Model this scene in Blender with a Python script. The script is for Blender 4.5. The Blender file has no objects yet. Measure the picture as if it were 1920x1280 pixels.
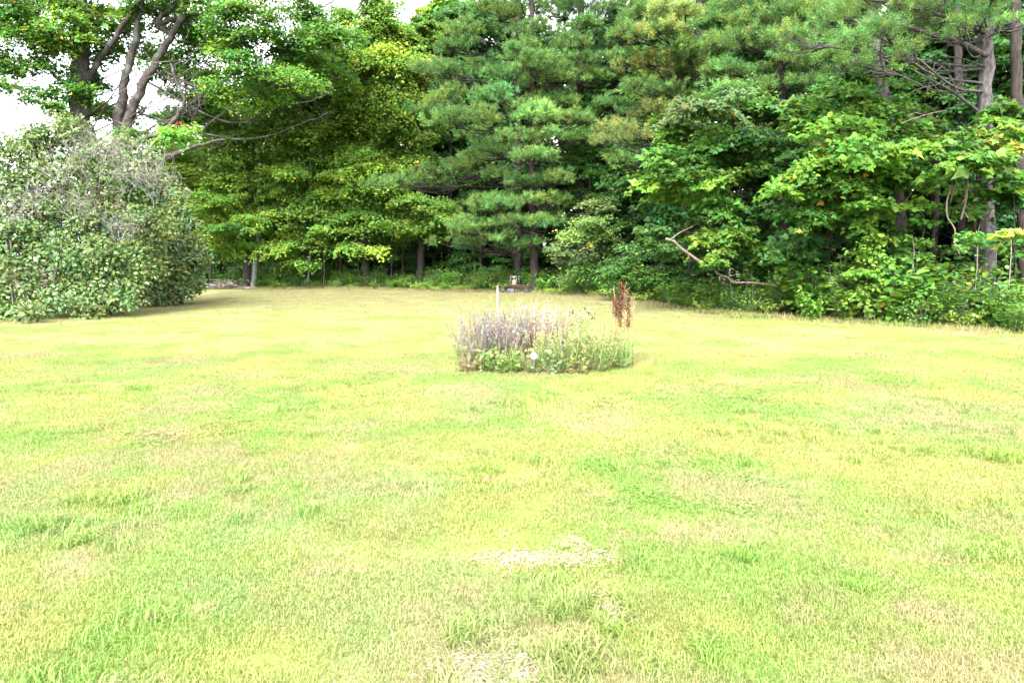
import bpy, math
import numpy as np
from mathutils import Vector, Matrix

R = math.radians
sc = bpy.context.scene
col = sc.collection
rng = np.random.default_rng(7)

# ------------------------------------------------------------------ camera
CAM_H = 1.7
PITCH = R(7.125)
F = 1280.0
cam_d = bpy.data.cameras.new("camera")
cam_d.sensor_width = 36.0
cam_d.lens = 24.0
cam_d.clip_start = 0.05
cam_d.clip_end = 3000.0
cam = bpy.data.objects.new("camera", cam_d)
col.objects.link(cam)
cam.location = (0, 0, CAM_H)
cam.rotation_euler = (R(90) - PITCH, 0, 0)
sc.camera = cam

# ------------------------------------------------------------------ light
SUN_EL, SUN_AZ = R(47), R(-14)      # azimuth measured from behind the camera, towards the left
w = bpy.data.worlds.new("World")
sc.world = w
w.use_nodes = True
nt = w.node_tree
nt.nodes.clear()
sky = nt.nodes.new("ShaderNodeTexSky")
sky.sky_type = 'NISHITA'
sky.sun_disc = False
sky.sun_elevation = SUN_EL
sky.sun_rotation = R(180) - SUN_AZ * -1
sky.air_density = 1.0
sky.dust_density = 3.0
hs = nt.nodes.new("ShaderNodeHueSaturation")
hs.inputs['Saturation'].default_value = 0.22
hs.inputs['Value'].default_value = 1.0
bg = nt.nodes.new("ShaderNodeBackground")
bg.inputs['Strength'].default_value = 0.15
out = nt.nodes.new("ShaderNodeOutputWorld")
nt.links.new(sky.outputs['Color'], hs.inputs['Color'])
nt.links.new(hs.outputs['Color'], bg.inputs['Color'])
nt.links.new(bg.outputs[0], out.inputs['Surface'])

sun_d = bpy.data.lights.new("sun", 'SUN')
sun_d.energy = 1.2
sun_d.angle = R(22)
sun_d.color = (1.0, 0.96, 0.88)
sun = bpy.data.objects.new("sun", sun_d)
col.objects.link(sun)
# direction towards the sun: behind the camera (-Y), to the left (-X)
sdir = Vector((math.sin(SUN_AZ) * math.cos(SUN_EL), -math.cos(SUN_AZ) * math.cos(SUN_EL), math.sin(SUN_EL)))
sun.rotation_euler = sdir.to_track_quat('Z', 'Y').to_euler()
sky.sun_rotation = math.atan2(sdir.x, sdir.y)

sc.view_settings.view_transform = 'Standard'
sc.view_settings.look = 'None'
sc.view_settings.gamma = 1.0
sc.view_settings.use_curve_mapping = False
sc.view_settings.exposure = 3.3
try:
    sc.cycles.use_denoising = True
    sc.cycles.denoising_input_passes = 'RGB_ALBEDO_NORMAL'
    sc.cycles.denoising_prefilter = 'ACCURATE'
    sc.cycles.max_bounces = 7
    sc.cycles.diffuse_bounces = 4
    sc.cycles.glossy_bounces = 2
    sc.cycles.transmission_bounces = 5
    sc.cycles.transparent_max_bounces = 4
except Exception:
    pass

# ------------------------------------------------------------------ pixel helpers (photo 1920 x 1280)
cp, sp = math.cos(PITCH), math.sin(PITCH)

def ray(px, py):
    u = (px - 960.0) / F
    v = (640.0 - py) / F
    return np.array([u, cp + v * sp, v * cp - sp])

def at(px, py, Y):
    d = ray(px, py)
    return np.array([0, 0, CAM_H]) + d * (Y / d[1])

def gr(px, py):
    d = ray(px, py)
    return np.array([0, 0, CAM_H]) + d * (CAM_H / -d[2])

def H(x, y):
    x = np.asarray(x, float); y = np.asarray(y, float)
    f = np.clip((y - 4) / 8.0, 0, 1)
    return f * (0.035 * np.sin(x * 0.31 + 1.3) * np.sin(y * 0.27 + .4) + 0.02 * np.sin(x * 0.83 + y * .41))

EDGE = np.array([gr(*p)[:2] for p in [(392, 541), (600, 541), (800, 544), (1000, 549), (1100, 556), (1200, 568),
                                      (1350, 588), (1550, 604), (1700, 613), (1905, 628)]])
EDGE = np.vstack([[-60, EDGE[0, 1] + 3], [-22, EDGE[0, 1] + 1], EDGE, [EDGE[-1, 0] + 2.5, EDGE[-1, 1] - 2.2], [EDGE[-1, 0] + 5, EDGE[-1, 1] - 6], [EDGE[-1, 0] + 7, -14]])

def edge_y(x):
    return np.interp(x, EDGE[:, 0], EDGE[:, 1])

# ------------------------------------------------------------------ mesh helpers
def make_mesh(name, V, F_groups, cols=None, smooth=False):
    """F_groups: list of int arrays (n,k)"""
    me = bpy.data.meshes.new(name)
    V = np.asarray(V, np.float32)
    F_groups = [np.asarray(f, np.int32) for f in F_groups if len(f)]
    loops = np.concatenate([f.ravel() for f in F_groups])
    tot = np.concatenate([np.full(len(f), f.shape[1], np.int32) for f in F_groups])
    start = np.concatenate([[0], np.cumsum(tot)[:-1]]).astype(np.int32)
    me.vertices.add(len(V)); me.vertices.foreach_set("co", V.ravel())
    me.loops.add(len(loops)); me.loops.foreach_set("vertex_index", loops)
    me.polygons.add(len(tot)); me.polygons.foreach_set("loop_start", start)
    try:
        me.polygons.foreach_set("loop_total", tot)
    except Exception:
        pass
    if smooth:
        me.polygons.foreach_set("use_smooth", np.ones(len(tot), bool))
    if cols is not None:
        a = me.attributes.new("col", 'FLOAT_COLOR', 'POINT')
        c = np.ones((len(V), 4), np.float32); c[:, :3] = cols
        a.data.foreach_set("color", c.ravel())
    me.update(calc_edges=True)
    me.validate(verbose=False)
    return me

class Acc:
    def __init__(s):
        s.V = []; s.F = {}; s.C = []; s.n = 0
    def add(s, V, Fs, C=None):
        V = np.asarray(V, float)
        for f in Fs:
            f = np.asarray(f)
            if len(f):
                s.F.setdefault(f.shape[1], []).append(f + s.n)
        s.V.append(V)
        s.C.append(np.zeros((len(V), 3)) if C is None else C)
        s.n += len(V)
    def obj(s, name, mat, parent=None, smooth=False, kind=None, origin=None):
        if s.n == 0:
            return None
        V = np.vstack(s.V)
        o0 = np.array(origin if origin is not None else (parent['_o'] if parent is not None and '_o' in parent else (0, 0, 0)), float)
        me = make_mesh(name, V - o0, [np.vstack(f) for f in s.F.values()], np.vstack(s.C), smooth)
        me.materials.append(mat)
        ob = bpy.data.objects.new(name, me)
        col.objects.link(ob)
        if parent is not None:
            ob.parent = parent
        else:
            ob.location = o0
        if kind:
            ob['kind'] = kind
        return ob

ROOTS = []
def thing(name, label, cat, loc, group=None):
    o = bpy.data.objects.new(name, None)
    o.empty_display_size = 0.2
    col.objects.link(o)
    o.location = loc
    o['label'] = label; o['category'] = cat
    if group: o['group'] = group
    o['_o'] = [float(v) for v in loc]
    ROOTS.append(o)
    return o

def tag(o, label, cat, group=None):
    o['label'] = label; o['category'] = cat
    if group: o['group'] = group

def copy_tree(root, loc, rotz, scale, label=None):
    r = root.copy(); col.objects.link(r)
    r.location = loc; r.rotation_euler = (0, 0, rotz); r.scale = (scale,) * 3 if np.isscalar(scale) else scale
    if label: r['label'] = label
    for ch in list(root.children):
        c = ch.copy(); col.objects.link(c); c.parent = r
    return r

def crom(pts, n=6):
    P = np.asarray(pts, float)
    if len(P) < 3:
        t = np.linspace(0, 1, n + 1)[:, None]
        return P[0] * (1 - t) + P[-1] * t
    P = np.vstack([2 * P[0] - P[1], P, 2 * P[-1] - P[-2]])
    o = []
    for i in range(1, len(P) - 2):
        t = np.linspace(0, 1, n, endpoint=False)[:, None]
        a, b, c, d = P[i - 1], P[i], P[i + 1], P[i + 2]
        o.append(0.5 * (2 * b + (c - a) * t + (2 * a - 5 * b + 4 * c - d) * t ** 2 + (3 * b - a - 3 * c + d) * t ** 3))
    o.append(P[-2][None])
    return np.vstack(o)

def tube(acc, pts, r0, r1, sides=7, c=None, rough=0.06, power=1.0):
    P = np.asarray(pts, float)
    n = len(P)
    T = np.gradient(P, axis=0)
    T /= np.linalg.norm(T, axis=1)[:, None] + 1e-9
    ref = np.array([0.31, 0.83, 0.11]) if abs(T[:, 2]).mean() > .7 else np.array([0.05, 0.1, 1.0])
    A = np.cross(T, ref); A /= np.linalg.norm(A, axis=1)[:, None] + 1e-9
    B = np.cross(T, A)
    t = np.linspace(0, 1, n) ** power
    rad = r0 + (r1 - r0) * t
    th = np.linspace(0, 2 * np.pi, sides, endpoint=False)
    rr = rad[:, None] * (1 + rough * rng.normal(size=(n, sides)))
    V = P[:, None, :] + rr[..., None] * (np.cos(th)[None, :, None] * A[:, None, :] + np.sin(th)[None, :, None] * B[:, None, :])
    V = V.reshape(-1, 3)
    i = np.arange(n - 1)[:, None] * sides; j = np.arange(sides)[None, :]; j2 = (j + 1) % sides
    Fq = np.stack([i + j, i + j2, i + sides + j2, i + sides + j], -1).reshape(-1, 4)
    caps = [np.arange(sides)[::-1][None], (np.arange(sides) + (n - 1) * sides)[None]]
    C = np.zeros((len(V), 3)) + (np.array([.5, .5, .5]) if c is None else np.array(c))
    acc.add(V, [Fq] + caps, C)

def box(acc, c, s, rot=None, bevel=0.0):
    x, y, z = np.array(s) / 2.0
    b = bevel
    if b <= 0:
        V = np.array([[sx * x, sy * y, sz * z] for sz in (-1, 1) for sy in (-1, 1) for sx in (-1, 1)], float)
        Fq = [[0, 2, 3, 1], [4, 5, 7, 6], [0, 1, 5, 4], [2, 6, 7, 3], [0, 4, 6, 2], [1, 3, 7, 5]]
        if rot is not None: V = V @ np.array(rot).T
        acc.add(V + np.array(c), [np.array(Fq)], np.full((8, 3), .5)); return
    V = []; idx = {}
    for sx in (-1, 1):
        for sy in (-1, 1):
            for sz in (-1, 1):
                for k, p in enumerate([(x, y - b, z - b), (x - b, y, z - b), (x - b, y - b, z)]):
                    idx[(sx, sy, sz, k)] = len(V); V.append((sx * p[0], sy * p[1], sz * p[2]))
    I = idx; Fq = []; Ft = []
    S = (-1, 1)
    for s_ in S:
        Fq.append([I[(s_, a, b_, 0)] for a, b_ in ((-1, -1), (1, -1), (1, 1), (-1, 1))][::s_])
        Fq.append([I[(a, s_, b_, 1)] for a, b_ in ((-1, -1), (-1, 1), (1, 1), (1, -1))][::s_])
        Fq.append([I[(a, b_, s_, 2)] for a, b_ in ((-1, -1), (1, -1), (1, 1), (-1, 1))][::s_])
    for a in S:
        for b_ in S:
            Fq.append([I[(a, b_, -1, 0)], I[(a, b_, 1, 0)], I[(a, b_, 1, 1)], I[(a, b_, -1, 1)]])
            Fq.append([I[(a, -1, b_, 0)], I[(a, 1, b_, 0)], I[(a, 1, b_, 2)], I[(a, -1, b_, 2)]])
            Fq.append([I[(-1, a, b_, 1)], I[(1, a, b_, 1)], I[(1, a, b_, 2)], I[(-1, a, b_, 2)]])
            for c_ in S:
                Ft.append([I[(a, b_, c_, 0)], I[(a, b_, c_, 1)], I[(a, b_, c_, 2)]])
    V = np.array(V, float)
    if rot is not None: V = V @ np.array(rot).T
    acc.add(V + np.array(c), [np.array(Fq), np.array(Ft)], np.full((len(V), 3), .5))

def rotm(ax, ang):
    return np.array(Matrix.Rotation(ang, 3, ax))

# ------------------------------------------------------------------ leaves
def tpl(pts, faces, fold=0.25, curl=0.15):
    p = np.array(pts, float)
    z = fold * np.abs(p[:, 1]) - curl * p[:, 0] ** 2
    return np.column_stack([p, z]), [np.array(f) for f in faces]

T_DIAMOND = tpl([(0, 0), (.45, .42), (1, 0), (.45, -.42)], [[[0, 2, 1], [0, 3, 2]]])
T_OVATE = tpl([(0, 0), (.28, .36), (.68, .28), (1, 0), (.68, -.28), (.28, -.36)], [[[0, 3, 2, 1], [0, 5, 4, 3]]])
T_LANCE = tpl([(0, 0), (.4, .12), (1, 0), (.4, -.12)], [[[0, 2, 1], [0, 3, 2]]])
# five-lobed maple leaf, two halves sharing the midrib
mh = [(0, 0), (-.08, .22), (.22, .26), (.30, .52), (.46, .34), (.78, .42), (.66, .16), (1.0, 0.0)]
mv = mh + [(x, -y) for x, y in mh[1:-1]]
T_MAPLE = tpl(mv, [[[0, 7, 6, 5, 4, 3, 2, 1]], [[0, 8, 9, 10, 11, 12, 13, 7]]], 0.12, 0.2)
T_MAPLE3 = tpl([(0, 0), (.1, .3), (.45, .46), (.5, .2), (1, 0), (.5, -.2), (.45, -.46), (.1, -.3)], [[[0, 4, 3, 2, 1], [0, 7, 6, 5, 4]]], .15, .15)

def unit(a):
    return a / (np.linalg.norm(a, axis=-1, keepdims=True) + 1e-9)

def put_leaves(acc, P, D, N, S, template, C):
    """P base points, D leaf axis, N normal, S length, C (n,3) colours"""
    tv, tf = template
    X = unit(D); Yv = unit(np.cross(N, X)); Z = np.cross(X, Yv)
    V = P[:, None, :] + S[:, None, None] * (tv[None, :, 0:1] * X[:, None] + tv[None, :, 1:2] * Yv[:, None] + tv[None, :, 2:3] * Z[:, None])
    n, m = len(P), len(tv)
    off = (np.arange(n) * m)[:, None, None]
    Fs = [(f[None] + off).reshape(-1, f.shape[1]) for f in tf]
    acc.add(V.reshape(-1, 3), Fs, np.repeat(C, m, axis=0))

def leafcol(base, n, jit=0.22, hue=0.12, spot=0.0, spotc=(0.45, 0.25, 0.04)):
    b = np.array(base)[None] * np.exp(rng.normal(0, jit, n))[:, None]
    h = rng.normal(0, hue, n)[:, None]
    b = b * np.column_stack([1 + h[:, 0] * 1.5, np.ones(n), 1 - h[:, 0]])
    if spot > 0:
        k = rng.random(n) < spot
        b[k] = np.array(spotc) * np.exp(rng.normal(0, .25, k.sum()))[:, None]
    return np.clip(b, 0.004, 0.8)

def plate(acc, c, a, n, size, base, template=T_DIAMOND, thick=0.18, droop=0.25, tilt=0.35, lean=(0, 0), face=.6, jit=.22, spot=0.0, spotc=(0.5, .25, .04)):
    """one near-horizontal spray of leaves, radius a"""
    th = rng.random(n) * 2 * np.pi
    ph = rng.random(4) * 6.28
    outl = 1 + .28 * np.sin(2 * th + ph[0]) + .2 * np.sin(3 * th + ph[1]) + .16 * np.sin(5 * th + ph[2]) + .1 * np.sin(9 * th + ph[3])
    r = a * np.sqrt(rng.random(n)) * outl
    x, y = r * np.cos(th), r * np.sin(th)
    z = rng.normal(0, thick * a * .5, n) - droop * (r / a) ** 2 * a * .5 + lean[0] * x + lean[1] * y
    P = np.array(c)[None] + np.column_stack([x, y, z])
    az = th + rng.normal(0, .9, n)
    D = np.column_stack([np.cos(az), np.sin(az), -0.25 + rng.normal(0, .3, n)])
    N = np.column_stack([rng.normal(0, tilt + .1, n) + .12 * np.cos(th), rng.normal(0, tilt, n) + .2 * np.sin(th) - face, np.full(n, .85)])
    put_leaves(acc, P, D, N, size * np.exp(rng.normal(0, .25, n)), template, leafcol(base, n, jit, spot=spot, spotc=spotc))

def pad(acc, c, a, h, dens, size, base, template=T_DIAMOND, depth=None, spot=0.0, tilt=.4, flat=0.3, spotc=(0.5, .25, .04)):
    """bunch of plates filling an ellipsoid (half width a, half height h)"""
    d = a * .75 if depth is None else depth
    npl = max(3, int(2.2 + 3.2 * h / .35 * (a / 1.0) ** .6))
    npl = min(npl, 26)
    area = 4 * a * h
    n = max(10, int(dens * area / npl))
    for _ in range(npl):
        q = rng.normal(size=3); q /= np.linalg.norm(q); q *= rng.random() ** .45
        cc = np.array(c) + q * np.array([a * .82, d * .8, h * .85])
        ra = min(a * .8, (0.34 + .3 * rng.random()) * max(a, .5) * .85 + .1)
        hv = leafcol(base, 1, .22, .07)[0]
        plate(acc, cc, ra, n, size * math.exp(rng.normal(0, .18)), hv, template, thick=flat, droop=.3 + .3 * rng.random(), tilt=tilt, lean=rng.normal(0, .24, 2), spot=spot, spotc=spotc)

def needle_tufts(acc, P, D, L, base, k=11, nl=.115, wd=.011, jit=.26, brown=.006):
    """pine shoots: k long needles round each shoot"""
    n = len(P)
    X = unit(D)
    ref = unit(rng.normal(size=(n, 3)))
    A = unit(np.cross(X, ref)); B = np.cross(X, A)
    th = (np.arange(k)[None] * 2.39996 + rng.random((n, 1)) * 6.28)
    s = np.linspace(.15, 1.0, k)[None] * np.ones((n, 1))
    rad = np.cos(th)[..., None] * A[:, None] + np.sin(th)[..., None] * B[:, None]
    base_p = P[:, None] + (s * L[:, None])[..., None] * X[:, None]
    ang = (.45 + .55 * rng.random((n, k)) + .35 * (1 - s))
    nd = np.cos(ang)[..., None] * X[:, None] + np.sin(ang)[..., None] * rad
    nd[..., 2] -= .12 * rng.random((n, k))
    ln = nl * (0.75 + .5 * rng.random((n, k)))
    side = unit(np.cross(nd, unit(rng.normal(size=(n, k, 3)))))
    v0 = base_p - side * wd * .5; v1 = base_p + side * wd * .5
    v2 = base_p + nd * ln[..., None]
    V = np.stack([v0, v1, v2], 2).reshape(-1, 3)
    Ft = np.arange(n * k * 3).reshape(-1, 3)
    C = np.repeat(leafcol(base, n, jit, .1, brown, (.28, .16, .05)), k * 3, axis=0)
    acc.add(V, [Ft], C)

def pine_pad(leaf, wood, root, c, a, h, base, dens=85, nl=.13, wd=.019, k=9):
    """plume of a white pine: branchlets fanning from root to an ellipsoid of upturned shoots"""
    c = np.array(c); root = np.array(root)
    n = int(dens * 4 * a * h) + 25
    n = min(n, 2600)
    nsub = max(4, int(3 + 2.2 * a / .6))
    subs = []
    for i in range(nsub):
        q = rng.normal(size=3); q /= np.linalg.norm(q); q *= rng.random() ** .4
        q[2] = q[2] * .8 + .05
        pt = c + q * np.array([a * .85, a * .6, h * .5])
        # tiers sag towards their outer end
        pt[2] -= .22 * h * (np.linalg.norm((pt - root)[:2]) / (2 * a + .1)) ** 2
        subs.append(pt)
    per = max(6, n // nsub)
    for s_ in subs:
        rx = a * (.28 + .2 * rng.random()); rz = min(h * .6, rx * .42) + .05
        nt_ip = max(3, per // 7); per_ = nt_ip * 7
        q = rng.normal(size=(nt_ip, 3)); q /= np.linalg.norm(q, axis=1)[:, None]
        q *= (rng.random(nt_ip) ** .35)[:, None]
        q[:, 2] = np.abs(q[:, 2]) * 1.25 - .4
        tip = s_ + q * np.array([rx, rx * .85, rz])
        outw = unit(tip - root)
        Dt = .5 * outw + .5 * unit(q) + np.array([0, 0, .75]) + rng.normal(0, .15, (nt_ip, 3))
        P = np.repeat(tip, 7, axis=0) + rng.normal(0, .045, (per_, 3))
        D = np.repeat(unit(Dt), 7, axis=0) + rng.normal(0, .32, (per_, 3))
        per = per_
        hv = leafcol(base, 1, .12, .08)[0]
        needle_tufts(leaf, P, D, .10 + .16 * rng.random(per), hv, k, nl, wd)
        # branchlet from root to sub-plume and a few twigs in it
        m = (root + s_) / 2 + np.array([0, 0, -.12 * a]) + rng.normal(0, .06 * a, 3)
        pts = crom([root, m, s_ - np.array([0, 0, rz * .35])], 4)
        tube(wood, pts, .028, .010, 4)
        for j in rng.choice(per, min(5, per), replace=False):
            tube(wood, np.array([s_ - np.array([0, 0, rz * .35]), (s_ + P[j]) / 2 - [0, 0, .03], P[j]]), .010, .004, 3)

# ------------------------------------------------------------------ materials
def new_mat(name):
    m = bpy.data.materials.new(name); m.use_nodes = True
    m.node_tree.nodes.clear()
    return m, m.node_tree.nodes, m.node_tree.links

def leaf_mat(name, transl=.38, rough=.5, spec=.35, boost=1.0, trans_tint=(1.0, 1.12, .5)):
    m, N, L = new_mat(name)
    at_ = N.new("ShaderNodeAttribute"); at_.attribute_name = "col"
    geo = N.new("ShaderNodeNewGeometry")
    nz = N.new("ShaderNodeTexNoise"); nz.inputs['Scale'].default_value = 9.0; nz.inputs['Detail'].default_value = 2
    L.new(geo.outputs['Position'], nz.inputs['Vector'])
    mr = N.new("ShaderNodeMapRange"); mr.inputs['To Min'].default_value = .78 * boost; mr.inputs['To Max'].default_value = 1.22 * boost
    L.new(nz.outputs['Fac'], mr.inputs['Value'])
    vm = N.new("ShaderNodeVectorMath"); vm.operation = 'SCALE'
    L.new(at_.outputs['Color'], vm.inputs[0]); L.new(mr.outputs[0], vm.inputs['Scale'])
    pb = N.new("ShaderNodeBsdfPrincipled")
    pb.inputs['Roughness'].default_value = rough
    pb.inputs['Specular IOR Level'].default_value = spec
    L.new(vm.outputs[0], pb.inputs['Base Color'])
    tm = N.new("ShaderNodeVectorMath"); tm.operation = 'MULTIPLY'; tm.inputs[1].default_value = trans_tint
    L.new(vm.outputs[0], tm.inputs[0])
    tr = N.new("ShaderNodeBsdfTranslucent"); L.new(tm.outputs[0], tr.inputs['Color'])
    mx = N.new("ShaderNodeMixShader"); mx.inputs[0].default_value = transl
    L.new(pb.outputs[0], mx.inputs[1]); L.new(tr.outputs[0], mx.inputs[2])
    o = N.new("ShaderNodeOutputMaterial"); L.new(mx.outputs[0], o.inputs['Surface'])
    return m

def bark_mat(name, c1, c2, scale=6.0, stretch=.18, bump=.6, lichen=None):
    m, N, L = new_mat(name)
    geo = N.new("ShaderNodeTexCoord")
    mp = N.new("ShaderNodeMapping"); mp.inputs['Scale'].default_value = (1, 1, stretch)
    L.new(geo.outputs['Object'], mp.inputs['Vector'])
    nz = N.new("ShaderNodeTexNoise"); nz.inputs['Scale'].default_value = scale * 3; nz.inputs['Detail'].default_value = 6; nz.inputs['Roughness'].default_value = .7
    L.new(mp.outputs[0], nz.inputs['Vector'])
    cr = N.new("ShaderNodeValToRGB")
    cr.color_ramp.elements[0].position = .34; cr.color_ramp.elements[0].color = (*c1, 1)
    cr.color_ramp.elements[1].position = .66; cr.color_ramp.elements[1].color = (*c2, 1)
    L.new(nz.outputs['Fac'], cr.inputs[0])
    colout = cr.outputs[0]
    if lichen:
        n2 = N.new("ShaderNodeTexNoise"); n2.inputs['Scale'].default_value = 2.2; n2.inputs['Detail'].default_value = 5
        L.new(geo.outputs['Object'], n2.inputs['Vector'])
        r2 = N.new("ShaderNodeValToRGB"); r2.color_ramp.elements[0].position = .52; r2.color_ramp.elements[1].position = .64
        L.new(n2.outputs['Fac'], r2.inputs[0])
        mx = N.new("ShaderNodeMix"); mx.data_type = 'RGBA'
        L.new(r2.outputs[0], mx.inputs[0]); L.new(cr.outputs[0], mx.inputs[6]); mx.inputs[7].default_value = (*lichen, 1)
        colout = mx.outputs[2]
    pb = N.new("ShaderNodeBsdfPrincipled"); pb.inputs['Roughness'].default_value = .9; pb.inputs['Specular IOR Level'].default_value = .15
    L.new(colout, pb.inputs['Base Color'])
    bp = N.new("ShaderNodeBump"); bp.inputs['Strength'].default_value = bump; bp.inputs['Distance'].default_value = .03
    L.new(nz.outputs['Fac'], bp.inputs['Height']); L.new(bp.outputs[0], pb.inputs['Normal'])
    o = N.new("ShaderNodeOutputMaterial"); L.new(pb.outputs[0], o.inputs['Surface'])
    return m

def plain_mat(name, c1, c2, scale=20, rough=.7, metal=0.0, bump=.2):
    m = bark_mat(name, c1, c2, scale, 1.0, bump)
    for n in m.node_tree.nodes:
        if n.type == 'BSDF_PRINCIPLED':
            n.inputs['Roughness'].default_value = rough; n.inputs['Metallic'].default_value = metal; n.inputs['Specular IOR Level'].default_value = .4
    return m

M_LEAF = leaf_mat("maple_leaf", .54, .55, .22)
M_LILAC = leaf_mat("lilac_leaf", .3, .45, .35, trans_tint=(1.2, 1.1, .6))
M_NEEDLE = leaf_mat("pine_needle", .3, .6, .15, trans_tint=(1.2, 1.1, .7))
M_WEED = leaf_mat("weed_leaf", .38, .5, .35)
M_DRY = leaf_mat("dry_stalk", .2, .7, .15, trans_tint=(1, 1, .9))
M_BARK_MAPLE = bark_mat("maple_bark", (.016, .013, .011), (.066, .058, .052), 5, .25, lichen=(.075, .08, .068))
M_BARK_PINE = bark_mat("pine_bark", (.018, .016, .016), (.098, .088, .088), 4, .4, .8)
M_BARK_DARK = bark_mat("dark_bark", (.012, .010, .009), (.045, .037, .032), 5, .25)
M_BARK_GREY = bark_mat("grey_bark", (.06, .06, .057), (.19, .19, .18), 5, .35)
M_DEAD = bark_mat("weathered_deadwood", (.045, .034, .028), (.15, .12, .10), 4, .5)
M_TWIG = bark_mat("twig_bark", (.03, .026, .022), (.09, .08, .07), 8, .5, .2)
M_TWIG_GREY = bark_mat("dead_lilac_twig", (.09, .08, .074), (.24, .22, .21), 8, .5, .2)

# ------------------------------------------------------------------ lawn colour (shared by soil and blades)
def lawn_color_nodes(N, L, blade):
    geo = N.new("ShaderNodeNewGeometry")
    def noise(scale, detail=3, off=0.0, rough=.55):
        mp = N.new("ShaderNodeMapping"); mp.inputs['Location'].default_value = (off, off * .7, 0); mp.inputs['Scale'].default_value = (1, 1, 0)
        L.new(geo.outputs['Position'], mp.inputs['Vector'])
        n = N.new("ShaderNodeTexNoise"); n.inputs['Scale'].default_value = scale; n.inputs['Detail'].default_value = detail; n.inputs['Roughness'].default_value = rough
        L.new(mp.outputs[0], n.inputs['Vector']); return n.outputs['Fac']
    def ramp(fac, a, b):
        r = N.new("ShaderNodeMapRange"); r.interpolation_type = 'SMOOTHSTEP'
        r.inputs['From Min'].default_value = a; r.inputs['From Max'].default_value = b
        L.new(fac, r.inputs['Value']); return r.outputs[0]
    def mix(fac, a, b):
        m = N.new("ShaderNodeMix"); m.data_type = 'RGBA'
        if isinstance(fac, float): m.inputs[0].default_value = fac
        else: L.new(fac, m.inputs[0])
        for s_, v in ((6, a), (7, b)):
            if isinstance(v, tuple): m.inputs[s_].default_value = (*v, 1)
            else: L.new(v, m.inputs[s_])
        return m.outputs[2]
    def math_(op, a, b):
        m = N.new("ShaderNodeMath"); m.operation = op
        for s_, v in ((0, a), (1, b)):
            if isinstance(v, float): m.inputs[s_].default_value = v
            else: L.new(v, m.inputs[s_])
        return m.outputs[0]
    sep = N.new("ShaderNodeSeparateXYZ"); L.new(geo.outputs['Position'], sep.inputs[0])
    # fresh green against yellow-green
    c = mix(ramp(noise(.55, 4, 3.1), .40, .60), GREEN, YGREEN)
    # bluish coarse grass patches
    c = mix(math_('MULTIPLY', ramp(noise(.34, 3, 17.0), .55, .68), .6), c, BLUEG)
    # dry straw, more of it towards the wood where the soil is dry
    dryb = N.new("ShaderNodeMapRange"); dryb.interpolation_type = 'SMOOTHSTEP'
    dryb.inputs['From Min'].default_value = 10; dryb.inputs['From Max'].default_value = 24; dryb.inputs['To Max'].default_value = .12
    L.new(sep.outputs['Y'], dryb.inputs['Value'])
    d = math_('ADD', noise(.6, 5, 41.0, .66), dryb.outputs[0])
    c = mix(math_('MULTIPLY', ramp(d, .48, .64), .78), c, STRAW)
    fb = N.new("ShaderNodeMapRange"); fb.interpolation_type = 'SMOOTHSTEP'
    fb.inputs['From Min'].default_value = 15; fb.inputs['From Max'].default_value = 30; fb.inputs['To Max'].default_value = .55
    L.new(sep.outputs['Y'], fb.inputs['Value'])
    c = mix(fb.outputs[0], c, DRYTURF)
    d2 = noise(2.4, 6, 63.0, .74)
    c = mix(math_('MULTIPLY', ramp(d2, .51, .64), .55), c, STRAW2)
    d4 = noise(.9, 4, 101.0, .7)
    c = mix(math_('MULTIPLY', ramp(d4, .52, .70), .5), c, OLIVE)
    d3 = noise(2.6, 3, 83.0, .6)
    c = mix(math_('MULTIPLY', ramp(d3, .56, .70), .55), c, GREEN)
    return c

GREEN = (.146, .230, .048)
YGREEN = (.218, .240, .066)
BLUEG = (.158, .222, .080)
STRAW = (.225, .205, .098)
DRYTURF = (.150, .138, .068)
OLIVE = (.135, .145, .042)
STRAW2 = (.26, .228, .118)

def grass_mat():
    m, N, L = new_mat("lawn_grass_blade")
    c = lawn_color_nodes(N, L, True)
    at_ = N.new("ShaderNodeAttribute"); at_.attribute_name = "col"
    vm = N.new("ShaderNodeVectorMath"); vm.operation = 'MULTIPLY'
    L.new(c, vm.inputs[0]); L.new(at_.outputs['Color'], vm.inputs[1])
    pb = N.new("ShaderNodeBsdfPrincipled"); pb.inputs['Roughness'].default_value = .5; pb.inputs['Specular IOR Level'].default_value = .3
    L.new(vm.outputs[0], pb.inputs['Base Color'])
    tr = N.new("ShaderNodeBsdfTranslucent"); L.new(vm.outputs[0], tr.inputs['Color'])
    mx = N.new("ShaderNodeMixShader"); mx.inputs[0].default_value = .4
    L.new(pb.outputs[0], mx.inputs[1]); L.new(tr.outputs[0], mx.inputs[2])
    o = N.new("ShaderNodeOutputMaterial"); L.new(mx.outputs[0], o.inputs['Surface'])
    return m

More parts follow.
